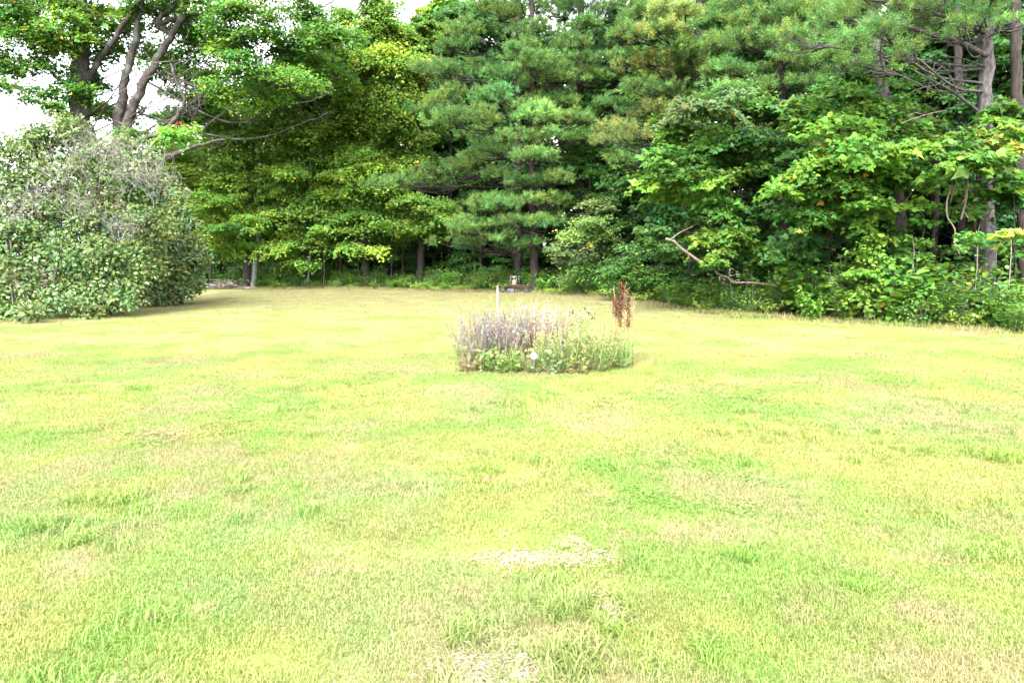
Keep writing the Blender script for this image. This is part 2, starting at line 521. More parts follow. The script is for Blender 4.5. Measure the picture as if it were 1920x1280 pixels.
def lawn_mat():
    m, N, L = new_mat("lawn_soil_and_thatch")
    c = lawn_color_nodes(N, L, False)
    geo = N.new("ShaderNodeNewGeometry")
    nz = N.new("ShaderNodeTexNoise"); nz.inputs['Scale'].default_value = 38; nz.inputs['Detail'].default_value = 6; nz.inputs['Roughness'].default_value = .75
    L.new(geo.outputs['Position'], nz.inputs['Vector'])
    mr = N.new("ShaderNodeMapRange"); mr.inputs['From Min'].default_value = .3; mr.inputs['From Max'].default_value = .7
    mr.inputs['To Min'].default_value = .45; mr.inputs['To Max'].default_value = 1.05
    L.new(nz.outputs['Fac'], mr.inputs['Value'])
    vm = N.new("ShaderNodeVectorMath"); vm.operation = 'SCALE'
    L.new(c, vm.inputs[0]); L.new(mr.outputs[0], vm.inputs['Scale'])
    pb = N.new("ShaderNodeBsdfPrincipled"); pb.inputs['Roughness'].default_value = .95; pb.inputs['Specular IOR Level'].default_value = .1
    L.new(vm.outputs[0], pb.inputs['Base Color'])
    bp = N.new("ShaderNodeBump"); bp.inputs['Strength'].default_value = .8; bp.inputs['Distance'].default_value = .03
    L.new(nz.outputs['Fac'], bp.inputs['Height']); L.new(bp.outputs[0], pb.inputs['Normal'])
    o = N.new("ShaderNodeOutputMaterial"); L.new(pb.outputs[0], o.inputs['Surface'])
    return m

M_GRASS = grass_mat()
M_LAWN = lawn_mat()
M_FLOOR = bark_mat("leaf_litter", (.022, .016, .011), (.085, .06, .036), 3.5, 1.0, .8)

# ------------------------------------------------------------------ ground
def sheet(name, xs, ys, zoff, mat, keep=None):
    X, Yg = np.meshgrid(xs, ys)
    V = np.column_stack([X.ravel(), Yg.ravel(), (H(X, Yg) + zoff).ravel()])
    nx = len(xs)
    i = np.arange(len(ys) - 1)[:, None] * nx; j = np.arange(nx - 1)[None]
    Fq = np.stack([i + j, i + j + 1, i + nx + j + 1, i + nx + j], -1).reshape(-1, 4)
    if keep is not None:
        cc = V[Fq].mean(1)
        Fq = Fq[keep(cc[:, 0], cc[:, 1])]
    me = make_mesh(name, V, [Fq], None, True)
    me.materials.append(mat)
    o = bpy.data.objects.new(name, me); col.objects.link(o); o['kind'] = 'structure'
    return o

far = np.array([-1200, -500, -200, -120.])
gx = np.concatenate([far, np.arange(-80, 80.1, 1.0), -far[::-1]])
gy = np.concatenate([[-300, -100, -40.], np.arange(-20, 100.1, 1.0), [150, 300, 700, 1600.]])
sheet("ground", gx, gy, -.012, M_FLOOR)
sheet("lawn", np.arange(-60, 30.01, .4), np.arange(-14, 40.01, .4), 0.0, M_LAWN, keep=lambda x, y: y < edge_y(x) + .5)

# ------------------------------------------------------------------ lawn grass (stuff, geometry nodes)
BED_C = np.array([.52, 11.1]); BED_R = np.array([1.30, 1.25])

def blade_clump(nb, rad, hmin, hmax, wd, seg2=True, lean=.9, bright=(0.75, 1.25), dead=.12, tint=(1, 1, 1)):
    th = rng.random(nb) * 6.28; r = rad * np.sqrt(rng.random(nb))
    P = np.column_stack([r * np.cos(th), r * np.sin(th), np.full(nb, -.006)])
    h = hmin + (hmax - hmin) * rng.random(nb) ** 1.3
    az = rng.random(nb) * 6.28
    le = lean * (.25 + rng.random(nb))
    d = np.column_stack([np.cos(az), np.sin(az), np.zeros(nb)])
    s = np.column_stack([-np.sin(az), np.cos(az), np.zeros(nb)]) * wd * (.7 + .6 * rng.random(nb))[:, None]
    # twist the blade a little so that flat sides show every way
    s += d * (wd * rng.normal(0, .5, nb))[:, None]
    up = np.array([0, 0, 1.])
    m = P + up * (h * .62)[:, None] + d * (h * le * .35)[:, None]
    t = P + up * (h * (1.05 - .45 * np.clip(le, 0, 1.2)))[:, None] + d * (h * le)[:, None]
    C = np.ones((nb, 3)) * (bright[0] + (bright[1] - bright[0]) * rng.random(nb))[:, None]
    C *= np.array(tint)
    k = rng.random(nb) < dead
    C[k] *= np.array([1.7, 1.25, 1.6])
    a = Acc()
    if seg2:
        V = np.stack([P - s / 2, P + s / 2, m + s * .42, m - s * .42, t], 1).reshape(-1, 3)
        b = np.arange(nb)[:, None] * 5
        a.add(V, [b + np.array([[0, 1, 2, 3]]), b + np.array([[3, 2, 4]])], np.repeat(C, 5, axis=0))
    else:
        V = np.stack([P - s / 2, P + s / 2, t], 1).reshape(-1, 3)
        a.add(V, [np.arange(nb * 3).reshape(-1, 3)], np.repeat(C, 3, axis=0))
    me = make_mesh("grass_clump", np.vstack(a.V), [np.vstack(f) for f in a.F.values()], np.vstack(a.C))
    me.materials.append(M_GRASS)
    return bpy.data.objects.new("grass_clump", me)

def clover_clump():
    a = Acc(); n = 46
    th = rng.random(n) * 6.28; r = .11 * np.sqrt(rng.random(n))
    P = np.column_stack([r * np.cos(th), r * np.sin(th), .012 + .022 * rng.random(n)])
    D = rng.normal(size=(n, 3)) * [1, 1, .25]
    N = rng.normal(0, .3, (n, 3)) + [0, 0, 1]
    C = np.array([.8, 1.0, .8]) * np.exp(rng.normal(0, .15, n))[:, None]
    put_leaves(a, P, D, N, .020 * np.exp(rng.normal(0, .25, n)), T_OVATE, C)
    me = make_mesh("clover_clump", np.vstack(a.V), [np.vstack(f) for f in a.F.values()], np.vstack(a.C))
    me.materials.append(M_GRASS)
    return bpy.data.objects.new("clover_clump", me)

clumps = [blade_clump(340, .20, .016, .042, .0028) for _ in range(4)]                        # 0-3 near turf
clumps += [blade_clump(90, .13, .04, .10, .0055, lean=1.1, bright=(.8, 1.3), dead=.05, tint=(.82, 1.04, .8)) for _ in range(2)]   # 4-5 coarse tufts
clumps += [blade_clump(200, .32, .022, .050, .0075, False) for _ in range(3)]                 # 6-8 far turf
clumps += [blade_clump(60, .22, .05, .13, .010, False, lean=1.0) for _ in range(2)]         # 9-10 far tufts
clumps += [blade_clump(45, .10, .08, .19, .0075, lean=1.3, bright=(.8, 1.2), dead=.03, tint=(.85, 1.06, .75)) for _ in range(2)]   # 11-12 broad crabgrass
clumps += [clover_clump() for _ in range(2)]    # 13-14 clover and plantain rosettes

def noise2(x, y, s, seed):
    r = np.random.default_rng(seed); o = np.zeros_like(x)
    for k in range(7):
        a = r.random() * 6.28; f = s * (0.6 + 1.3 * r.random()); p = r.random() * 6.28
        o += np.sin((x * np.cos(a) + y * np.sin(a)) * f + p)
    return o / 3.2

LIL_LINE = np.array([gr(*p)[:2] for p in [(-220, 628), (0, 607), (150, 592), (250, 580), (340, 566), (388, 553)]])

pts = []; ids = []; scl = []
def scatter(y0, y1, dens, idset, smin, smax, cond=None):
    wmax = .75 * y1 + 2.5
    n = int((y1 - y0) * 2 * wmax * dens)
    x = (rng.random(n) * 2 - 1) * wmax; y = y0 + (y1 - y0) * rng.random(n)
    k = (np.abs(x) < .75 * y + 2.5) & (y < edge_y(x) + .25)
    k &= ((x - BED_C[0]) / BED_R[0]) ** 2 + ((y - BED_C[1]) / BED_R[1]) ** 2 > .85
    ly = np.interp(x, LIL_LINE[:, 0], LIL_LINE[:, 1], right=99)
    k &= ~((x < LIL_LINE[-1, 0]) & (y > ly + .5))
    if cond is not None: k &= cond(x, y)
    x, y = x[k], y[k]
    pts.append(np.column_stack([x, y, H(x, y)]))
    ids.append(rng.choice(idset, len(x))); scl.append(smin + (smax - smin) * rng.random(len(x)))

bare = lambda x, y: np.exp(-(((x - .05 - .33 * np.sin(y * 3)) / .45) ** 2 + ((y - 3.85) / .16) ** 2)) + np.exp(-(((x + .08) / .32) ** 2 + ((y - 2.80) / .2) ** 2))
nb = lambda x, y: rng.random(len(x)) > .8 * bare(x, y)
scatter(1.2, 6.5, 85, [0, 1, 2, 3], .75, 1.2, nb)
scatter(6.5, 12, 50, [0, 1, 2, 3], .85, 1.35)
scatter(11, 20, 22, [6, 7, 8], .7, 1.05)
scatter(20, 38, 14, [6, 7, 8], .8, 1.2)
scatter(1.2, 9, 9, [4, 5], .7, 1.15, lambda x, y: noise2(x, y, 1.7, 5) > .25)
scatter(1.2, 9, 3.2, [11, 12], .3, .85, lambda x, y: noise2(x, y, 1.6, 9) > .35)
scatter(1.2, 10, 16, [13, 14], .6, 1.3, lambda x, y: noise2(x, y, 1.5, 21) > .55)
scatter(8, 18, 3.5, [9, 10], .5, .9, lambda x, y: noise2(x, y, .8, 6) > .35)
scatter(16, 36, 1.2, [9, 10], .5, .9, lambda x, y: noise2(x, y, .5, 8) > .6)
# ragged long grass along the wood and under the lilac
for _ in range(1):
    xs = np.linspace(-17, 13.5, 900); t = rng.normal(0, .35, 900)
    ys = edge_y(xs) - .1 + t
    kk = np.abs(xs - gr(968, 549)[0]) > .85; ys = np.where(kk, ys, ys + 1.6)
    pts.append(np.column_stack([xs, ys, H(xs, ys)])); ids.append(rng.choice([9, 10], 900)); scl.append(.9 + 1.3 * rng.random(900))
    xs = np.linspace(-19, LIL_LINE[-1, 0], 500); ys = np.interp(xs, LIL_LINE[:, 0], LIL_LINE[:, 1]) + rng.normal(0, .25, 500)
    pts.append(np.column_stack([xs, ys, H(xs, ys)])); ids.append(rng.choice([9, 10], 500)); scl.append(.9 + 1.4 * rng.random(500))
# known coarse clumps of the photograph
for (px, py, s_, k) in [(1030, 1150, 1.1, 8), (870, 1190, 1.0, 6), (1080, 1240, 1.1, 9), (1640, 985, .9, 3), (1390, 1040, 1.0, 4), (1610, 1100, .8, 4),
                        (900, 885, .9, 7), (1310, 1230, .9, 3), (60, 990, 1.0, 9), (150, 1020, .9, 6), (1880, 860, 1.2, 8), (1720, 850, 1., 5), (1200, 880, .9, 3)]:
    g = gr(px, py)
    q = g[:2] + rng.normal(0, .06 * g[1] / 3.2, (k, 2))
    pts.append(np.column_stack([q, H(q[:, 0], q[:, 1])])); ids.append(rng.choice([11, 12], k)); scl.append(s_ * (.42 + .4 * rng.random(k)))

PTS = np.vstack(pts); IDS = np.concatenate(ids).astype(np.int32); SCL = np.concatenate(scl).astype(np.float32)
me = bpy.data.meshes.new("lawn_grass")
me.vertices.add(len(PTS)); me.vertices.foreach_set("co", PTS.astype(np.float32).ravel())
a = me.attributes.new("kid", 'INT', 'POINT'); a.data.foreach_set("value", IDS)
a = me.attributes.new("scl", 'FLOAT', 'POINT'); a.data.foreach_set("value", SCL)
a = me.attributes.new("rot", 'FLOAT', 'POINT'); a.data.foreach_set("value", (rng.random(len(PTS)) * 6.28).astype(np.float32))
me.materials.append(M_GRASS)
grass = bpy.data.objects.new("lawn_grass", me); col.objects.link(grass)
grass['kind'] = 'stuff'
tag(grass, "short patchy green and straw yellow grass covering the lawn", "grass")
ng = bpy.data.node_groups.new("scatter_grass", 'GeometryNodeTree')
ng.interface.new_socket("Geometry", in_out='INPUT', socket_type='NodeSocketGeometry')
ng.interface.new_socket("Geometry", in_out='OUTPUT', socket_type='NodeSocketGeometry')
gi = ng.nodes.new("NodeGroupInput"); go = ng.nodes.new("NodeGroupOutput")
join = ng.nodes.new("GeometryNodeJoinGeometry")
rotn = ng.nodes.new("GeometryNodeInputNamedAttribute"); rotn.data_type = 'FLOAT'; rotn.inputs['Name'].default_value = "rot"
scn = ng.nodes.new("GeometryNodeInputNamedAttribute"); scn.data_type = 'FLOAT'; scn.inputs['Name'].default_value = "scl"
kn = ng.nodes.new("GeometryNodeInputNamedAttribute"); kn.data_type = 'INT'; kn.inputs['Name'].default_value = "kid"
cx = ng.nodes.new("ShaderNodeCombineXYZ"); ng.links.new(rotn.outputs[0], cx.inputs['Z'])
for k, c_ in enumerate(clumps):
    oi = ng.nodes.new("GeometryNodeObjectInfo"); oi.inputs['Object'].default_value = c_
    cmpn = ng.nodes.new("FunctionNodeCompare"); cmpn.data_type = 'INT'; cmpn.operation = 'EQUAL'
    ng.links.new(kn.outputs[0], [s_ for s_ in cmpn.inputs if s_.type == 'INT'][0])
    [s_ for s_ in cmpn.inputs if s_.type == 'INT'][1].default_value = k
    ip = ng.nodes.new("GeometryNodeInstanceOnPoints")
    ng.links.new(gi.outputs[0], ip.inputs['Points']); ng.links.new(cmpn.outputs[0], ip.inputs['Selection'])
    ng.links.new(oi.outputs['Geometry'], ip.inputs['Instance']); ng.links.new(cx.outputs[0], ip.inputs['Rotation'])
    ng.links.new(scn.outputs[0], ip.inputs['Scale'])
    ng.links.new(ip.outputs[0], join.inputs[0])
ng.links.new(join.outputs[0], go.inputs[0])
md = grass.modifiers.new("scatter", 'NODES'); md.node_group = ng

# ------------------------------------------------------------------ trees
MAPLE = (.066, .148, .024)
BRIGHT = (.108, .215, .032)
YELLOWG = (.150, .238, .036)
DARKL = (.042, .105, .026)
GREYG = (.092, .150, .055)
PINE = (.084, .165, .042)
PINEY = (.128, .170, .046)

class Tree:
    def __init__(s, name, label, cat, base, trunk_pts, r0, r1, bark, group=None, sides=10):
        s.root = thing(name, label, cat, (base[0], base[1], float(H(base[0], base[1])) - .02), group)
        s.bark = bark
        s.trunk = Acc(); s.br = Acc(); s.leaf = Acc(); s.limbs = []
        P = crom(trunk_pts, 7)
        P[1:-1, :2] += rng.normal(0, r0 * .08, (len(P) - 2, 2)); P[0, 2] -= .1
        s.tp = P; s.r0, s.r1 = r0, r1
        tube(s.trunk, P, r0, r1, sides, rough=.05)
        # root flare
        b = P[0]
        if r0 > .1:
          tube(s.trunk, np.array([b + [0, 0, -.1], b + [0, 0, .12], b + [0, 0, .45]]), r0 * 1.45, r0 * .98, sides, rough=.08)
    def limb(s, pts, r0, r1, bark=None, sides=7, n=6):
        P = crom(pts, n)
        P[1:-1] += rng.normal(0, max(.02, r1 * .45), (len(P) - 2, 3))
        a = Acc(); tube(a, P, r0, r1, sides, rough=.1); s.limbs.append((a, bark or s.bark))
        # side twigs all along it
        for k in range(2, len(P), 2):
            e = P[k] + rng.normal(0, .6, 3) + [0, 0, .35]
            m = (P[k] + e) / 2 + rng.normal(0, .1, 3)
            tube(s.br, crom([P[k], m, e], 3), max(.012, r1 * .35), .005, 4)
            for _ in range(2):
                e2 = m + rng.normal(0, .4, 3) + [0, 0, .15]
                tube(s.br, np.array([m, (m + e2) / 2 + rng.normal(0, .05, 3), e2]), .009, .003, 3)
        return P
    def attach(s, c, slope):
        c = np.array(c)
        dz = s.tp[:, 2]
        best = None
        hd = np.linalg.norm(s.tp[:, :2] - c[:2], axis=1)
        want = c[2] - slope * hd
        i = np.argmin(np.abs(dz - want) + .0 * hd)
        return s.tp[i]
    def branch_to(s, c, slope=.35, r=.05, sag=.1, src=None):
        p0 = s.attach(c, slope) if src is None else np.array(src)
        c = np.array(c); d = c - p0
        L_ = np.linalg.norm(d)
        m1 = p0 + d * .35 + np.array([0, 0, sag * L_ * .5]) + rng.normal(0, .04 * L_, 3)
        m2 = p0 + d * .7 + np.array([0, 0, sag * L_ * .3]) + rng.normal(0, .04 * L_, 3)
        pts = crom([p0, m1, m2, c], 4)
        tube(s.br, pts, r, max(.008, r * .25), 5)
        return pts
    def build(s, leafmat=None, twig=None, crown_label=None):
        s.trunk.obj("trunk", s.bark, s.root, True)
        for a, b in s.limbs:
            a.obj("limb", b, s.root, True)
        s.br.obj("branches", twig or s.bark, s.root, True, 'stuff')
        o = s.leaf.obj("crown", leafmat or M_LEAF, s.root, False, 'stuff')
        return s.root

def P3(lst, Y):
    return [at(p[0], p[1], p[2] if len(p) > 2 else Y) for p in lst]

def px_pad(t, px, py, w_, h_, Y, base, dens, size, template=T_DIAMOND, spot=0.0, branch=True, slope=.35, r=.03, flat=.34, tilt=.45, spotc=(0.5, .25, .04)):
    c = at(px, py, Y); k = Y / F
    a, h = w_ / 2 * k, h_ / 2 * k
    pad(t.leaf, c, a, h, dens, size, base, template, spot=spot, flat=flat, tilt=tilt, spotc=spotc)
    if branch:
        t.branch_to(c, slope, r)
    # twigs that carry the sprays
    for _ in range(3):
        e = c + rng.normal(size=3) * np.array([a, a * .6, h]) * .6
        tube(t.br, np.array([c, (c + e) / 2 + [0, 0, .05], e]), .012, .004, 3)

def px_pine(t, px, py, w_, h_, Y, base=PINE, dens=85, slope=.05, r=.045, **kw):
    c = at(px, py, Y); k = Y / F
    a, h = w_ / 2 * k, h_ / 2 * k
    p0 = t.attach(c, slope)
    d = c - p0; L_ = np.linalg.norm(d) + 1e-6
    inner = p0 + d * max(.45, 1 - a * 1.0 / L_) if L_ > a else c - [0, 0, h * .4]
    inner = inner - np.array([0, 0, h * .35])
    m = p0 + (inner - p0) * .5 + np.array([0, 0, -.03 * L_]) + rng.normal(0, .03 * L_, 3)
    tube(t.br, crom([p0, m, inner, c - [0, 0, h * .3]], 4), min(r * .7 + .004 * L_, .05), .012, 5)
    pine_pad(t.leaf, t.br, inner, c, a, h, base, dens, **kw)
    # bare dead twigs below the living plume
    for _ in range(int(2 + L_)):
        f = .15 + .6 * rng.random()
        q = p0 + (inner - p0) * f
        e = q + rng.normal(0, .35, 3) + [0, 0, -.15]
        tube(t.br, np.array([q, (q + e) / 2 + rng.normal(0, .05, 3), e]), .010, .003, 3)

def gbase(px, Y):
    p = at(px, 640, Y); return np.array([p[0], Y, float(H(p[0], Y))])

EXTRA = []   # collected for a quick triangle count

# ---- the old maple behind the lilac
Yb = 32.0
b = gbase(205, Yb)
T = Tree("maple_tree", "old many-stemmed maple with thick dark limbs rising behind the lilac thicket", "tree", b,
         [b] + P3([(192, 430), (165, 300), (152, 200), (148, 100), (155, 0), (170, -160)], Yb), .62, .22, M_BARK_MAPLE)
lb = T.limb(P3([(196, 420), (222, 250), (232, 170), (244, 112), (262, 40), (275, -120)], Yb + .3), .27, .10)
lc = T.limb(P3([(202, 410), (240, 235), (262, 175), (288, 122), (325, 62), (352, 0), (380, -110)], Yb - .3), .25, .09)
T.limb(P3([(160, 150), (176, 128), (215, 72), (262, 2), (300, -70)], Yb), .17, .07)
T.limb(P3([(322, 66), (296, 48), (305, 28), (332, 6), (345, -30)], Yb), .12, .05)
T.limb(P3([(290, 46), (330, 34), (368, 27), (430, 20)], Yb), .12, .05)
T.limb(P3([(225, 300), (266, 262), (300, 250), (330, 222), (345, 190), (334, 160), (320, 120)], Yb - 1.5), .14, .05)
T.limb(P3([(215, 340), (300, 298), (336, 287), (372, 272), (420, 262)], Yb - 1), .16, .05)
T.limb(P3([(340, 280), (358, 250), (361, 225), (352, 190), (347, 155)], Yb - 1), .07, .03, M_BARK_DARK)
T.limb(P3([(361, 228), (374, 195), (380, 170), (400, 150)], Yb - 1), .05, .02, M_BARK_DARK)
T.limb(P3([(130, 165), (100, 140), (75, 112), (60, 80)], Yb - 1), .09, .03)
T.limb(P3([(150, 120), (112, 60), (90, -20)], Yb), .12, .05)
T.limb(P3([(288, 122), (380, 165), (470, 152), (552, 120), (620, 90)], Yb), .065, .02)
T.limb(P3([(280, 130), (400, 185), (520, 162), (612, 152), (680, 130)], Yb), .06, .02)
T.limb(P3([(270, 150), (430, 230), (540, 200), (600, 182), (628, 162), (630, 120)], Yb + .3), .055, .02)
T.limb(P3([(250, 210), (450, 262), (580, 226), (622, 208)], Yb + .3), .05, .02)
T.limb(P3([(352, 0), (450, 22), (550, 16), (612, 10), (650, -20)], Yb), .065, .025)
for (px, py, w_, h_, c_) in [(40, 40, 140, 80, MAPLE), (5, 105, 90, 60, MAPLE), (62, 128, 100, 46, MAPLE), (105, 85, 90, 60, BRIGHT), (25, 165, 80, 30, MAPLE),
        (120, 165, 110, 50, MAPLE), (165, 150, 70, 70, MAPLE), (130, 55, 90, 60, BRIGHT), (90, 12, 120, 50, MAPLE), (195, 95, 80, 60, MAPLE), (215, 40, 110, 60, BRIGHT),
        (165, 190, 100, 50, BRIGHT), (150, 218, 70, 36, MAPLE), (235, 215, 100, 34, MAPLE), (285, 92, 90, 54, BRIGHT), (305, 128, 90, 46, MAPLE), (345, 100, 100, 54, BRIGHT),
        (372, 62, 110, 60, MAPLE), (430, 30, 120, 70, MAPLE), (422, 88, 100, 50, BRIGHT), (330, 176, 60, 30, MAPLE), (395, 138, 110, 56, BRIGHT), (400, 192, 110, 50, MAPLE),
        (452, 122, 80, 46, MAPLE), (20, 10, 100, 50, MAPLE), (250, 250, 90, 24, MAPLE), (330, 250, 90, 30, BRIGHT), (480, 60, 90, 50, MAPLE),
        (480, 180, 110, 50, BRIGHT), (540, 92, 100, 50, MAPLE), (560, 142, 110, 44, BRIGHT), (600, 68, 110, 44, MAPLE), (500, 20, 110, 40, MAPLE), (60, 190, 50, 20, MAPLE),
        (60, 65, 120, 50, MAPLE), (180, 25, 100, 50, MAPLE), (350, 18, 120, 50, MAPLE), (320, 52, 100, 44, BRIGHT), (270, 15, 90, 40, MAPLE), (455, 72, 110, 50, MAPLE), (440, 165, 110, 44, BRIGHT), (360, 215, 110, 40, MAPLE), (590, 20, 110, 36, MAPLE), (560, 105, 90, 40, BRIGHT), (640, 60, 90, 36, MAPLE), (310, 215, 70, 30, MAPLE), (500, 130, 90, 40, MAPLE), (620, 130, 90, 36, BRIGHT), (100, 200, 60, 26, MAPLE),
        (100, -50, 200, 80, MAPLE), (300, -60, 220, 80, MAPLE), (480, -50, 200, 70, MAPLE), (180, -140, 260, 80, MAPLE), (-60, 60, 120, 160, MAPLE), (-70, -60, 160, 120, MAPLE)]:
    px_pad(T, px, py, w_ * 1.08, h_ * 1.05, (Yb + 1.4 + rng.random() if 140 < px < 420 and 15 < py < 235 else Yb - 1.2 + rng.normal(0, 1.0)), c_, 500, .122, T_DIAMOND, spot=.012, branch=py > -30 and rng.random() < .7, slope=.5, r=.035)
px_pad(T, 338, 228, 18, 10, Yb - 1.0, (.30, .08, .02), 260, .10, T_MAPLE3, branch=False)
T.build()

# ---- second maple with the sunlit yellow-green crown
Ym = 35.5
b = gbase(712, Ym + 5)
T = Tree("maple_tree", "maple with broad sunlit yellow-green crown between the old maple and the pines", "tree", b,
         [b] + P3([(706, 440), (700, 330), (704, 220), (708, 120), (715, 20), (720, -80)], Ym + 3.5), .17, .06, M_BARK_DARK)
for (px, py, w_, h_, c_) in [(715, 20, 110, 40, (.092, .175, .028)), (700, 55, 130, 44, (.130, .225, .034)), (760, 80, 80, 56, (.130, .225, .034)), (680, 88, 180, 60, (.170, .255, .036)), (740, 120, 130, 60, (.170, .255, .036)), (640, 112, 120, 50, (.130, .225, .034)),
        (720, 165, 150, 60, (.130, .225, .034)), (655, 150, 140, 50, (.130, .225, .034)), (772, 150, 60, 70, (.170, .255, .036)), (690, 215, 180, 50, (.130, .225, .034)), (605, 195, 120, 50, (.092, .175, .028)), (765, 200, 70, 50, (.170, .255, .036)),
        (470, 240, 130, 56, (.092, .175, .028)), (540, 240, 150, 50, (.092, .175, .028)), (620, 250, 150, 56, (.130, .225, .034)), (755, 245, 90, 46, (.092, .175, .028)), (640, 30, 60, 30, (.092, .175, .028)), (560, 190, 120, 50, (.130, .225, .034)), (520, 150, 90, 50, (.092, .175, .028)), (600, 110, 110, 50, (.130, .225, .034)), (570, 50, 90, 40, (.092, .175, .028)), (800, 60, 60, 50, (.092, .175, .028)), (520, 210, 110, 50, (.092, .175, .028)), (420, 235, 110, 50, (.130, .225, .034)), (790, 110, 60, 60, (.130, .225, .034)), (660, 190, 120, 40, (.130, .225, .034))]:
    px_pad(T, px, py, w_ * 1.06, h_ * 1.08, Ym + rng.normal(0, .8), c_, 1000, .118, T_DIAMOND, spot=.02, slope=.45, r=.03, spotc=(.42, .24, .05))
T.build()

# ---- layered young maples along the back of the lawn
def young_maple(label, base_px, Y, trunk_px, pads, r=.07, dens=760, size=.115, bark=M_BARK_DARK, spot=.004, template=T_DIAMOND, twig=None, group=None, name="young_maple"):
    b = gbase(base_px, Y)
    t = Tree(name, label, "tree", b, [b] + P3(trunk_px, Y), r, r * .35, bark, group)
    for p in pads:
        px, py, w_, h_, c_ = p[:5]; w_ *= 1.12; h_ *= 1.3
        dy = p[5] if len(p) > 5 else rng.normal(-.4, .6)
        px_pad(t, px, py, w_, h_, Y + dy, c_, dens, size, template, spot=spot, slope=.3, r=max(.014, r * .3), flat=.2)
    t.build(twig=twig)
    return t

young_maple("young maple with glowing lime leaves under the old maple's low limb", 400, 36.6,  # leaf colours of these left maples lightened to carry light through the wood
            [(396, 440), (385, 360), (370, 290)],
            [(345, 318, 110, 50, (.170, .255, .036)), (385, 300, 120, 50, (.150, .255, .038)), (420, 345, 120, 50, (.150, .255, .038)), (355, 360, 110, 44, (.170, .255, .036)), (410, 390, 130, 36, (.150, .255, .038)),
             (370, 405, 110, 36, (.150, .255, .038)), (430, 290, 90, 50, (.135, .235, .034)), (405, 440, 100, 24, (.135, .235, .034)), (330, 290, 80, 36, (.150, .255, .038))], .08)
young_maple("slim maple between the grey trunks with flat sprays of leaves", 530, 37,
            [(532, 440), (525, 360), (520, 280)],
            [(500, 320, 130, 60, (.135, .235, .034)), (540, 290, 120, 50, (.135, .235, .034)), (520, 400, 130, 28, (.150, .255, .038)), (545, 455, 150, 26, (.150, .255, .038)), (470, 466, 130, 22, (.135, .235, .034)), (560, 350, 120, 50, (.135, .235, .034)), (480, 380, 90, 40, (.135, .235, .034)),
             (525, 430, 110, 26, (.135, .235, .034))], .07)
young_maple("young maple with wide mid-green layers beside the dark slanting trunk", 640, 37,
            [(640, 440), (646, 350), (650, 270)],
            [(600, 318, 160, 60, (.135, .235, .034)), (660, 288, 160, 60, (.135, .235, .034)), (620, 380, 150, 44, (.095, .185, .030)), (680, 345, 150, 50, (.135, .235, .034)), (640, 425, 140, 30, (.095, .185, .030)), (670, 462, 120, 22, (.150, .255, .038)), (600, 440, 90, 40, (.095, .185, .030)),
             (700, 300, 110, 60, (.135, .235, .034))], .07)
young_maple("shaded young maple at the pines' left, leaves in dark layers", 755, 37,
            [(756, 450), (750, 370), (745, 290)],
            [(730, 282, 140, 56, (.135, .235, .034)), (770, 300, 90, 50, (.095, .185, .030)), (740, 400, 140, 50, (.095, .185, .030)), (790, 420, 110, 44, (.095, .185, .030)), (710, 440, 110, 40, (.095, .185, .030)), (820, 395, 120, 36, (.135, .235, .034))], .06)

young_maple("low sapling holding flat bright sprays before the dark trunks", 610, 35.4, [(608, 500), (604, 450), (600, 420)],
            [(545, 455, 130, 20, (.150, .255, .038)), (470, 464, 110, 18, (.135, .235, .034)), (678, 462, 100, 16, (.150, .255, .038)), (445, 402, 90, 18, (.135, .235, .034)), (600, 425, 100, 22, (.095, .185, .030)), (640, 400, 90, 22, (.095, .185, .030)), (570, 490, 70, 18, (.095, .185, .030)), (735, 430, 90, 24, (.095, .185, .030))], .03)

young_maple("feathery sapling spreading light sprays in front of the slanting trunk", 735, 35.6, [(734, 480), (728, 400), (722, 340)],
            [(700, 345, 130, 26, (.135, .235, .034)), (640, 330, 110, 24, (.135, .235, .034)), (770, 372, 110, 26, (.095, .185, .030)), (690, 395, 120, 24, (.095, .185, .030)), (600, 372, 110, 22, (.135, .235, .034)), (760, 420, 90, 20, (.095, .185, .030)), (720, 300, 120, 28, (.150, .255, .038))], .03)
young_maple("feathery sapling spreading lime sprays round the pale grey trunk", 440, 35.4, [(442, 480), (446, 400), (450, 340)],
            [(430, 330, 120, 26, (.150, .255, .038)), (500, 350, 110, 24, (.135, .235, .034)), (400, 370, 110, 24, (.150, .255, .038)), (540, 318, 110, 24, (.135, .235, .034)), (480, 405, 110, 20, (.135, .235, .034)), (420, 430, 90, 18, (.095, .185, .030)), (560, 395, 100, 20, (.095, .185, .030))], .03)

# ---- bare trunks standing along the back of the lawn
def stem(label, base_px, Y, path, r0, r1, bark, cat="tree", name="tree_stem", tufts=0, group=None):
    b = gbase(base_px, Y)
    t = Tree(name, label, cat, b, [b] + P3(path, Y), r0, r1, bark, group, 8)
    for i in range(tufts):
        k = rng.integers(len(t.tp) // 3, len(t.tp))
        c = t.tp[k] + rng.normal(0, .7, 3) * [1, 1, .5]
        pad(t.leaf, c, .55, .16, 260, .12, MAPLE, T_MAPLE3); t.branch_to(c, .2, .02, src=t.tp[k])
    t.build()
stem("reddish-brown trunk standing at the wood's edge by the brush pile", 466, 36.3, [(466, 430), (462, 330), (460, 230), (462, 100)], .19, .11, M_BARK_DARK, tufts=6)
stem("pale grey slender trunk close beside the reddish-brown trunk", 480, 36.2, [(484, 430), (487, 330), (487, 220), (490, 90)], .13, .08, M_BARK_GREY, tufts=6)
stem("thin pale trunk leaning behind the pale grey slender one", 476, 37, [(472, 430), (474, 330), (476, 230)], .08, .05, M_BARK_GREY, tufts=3)
stem("dark upright trunk in the shade between two young maples", 577, 36.6, [(577, 430), (575, 340), (576, 200)], .17, .11, M_BARK_DARK)
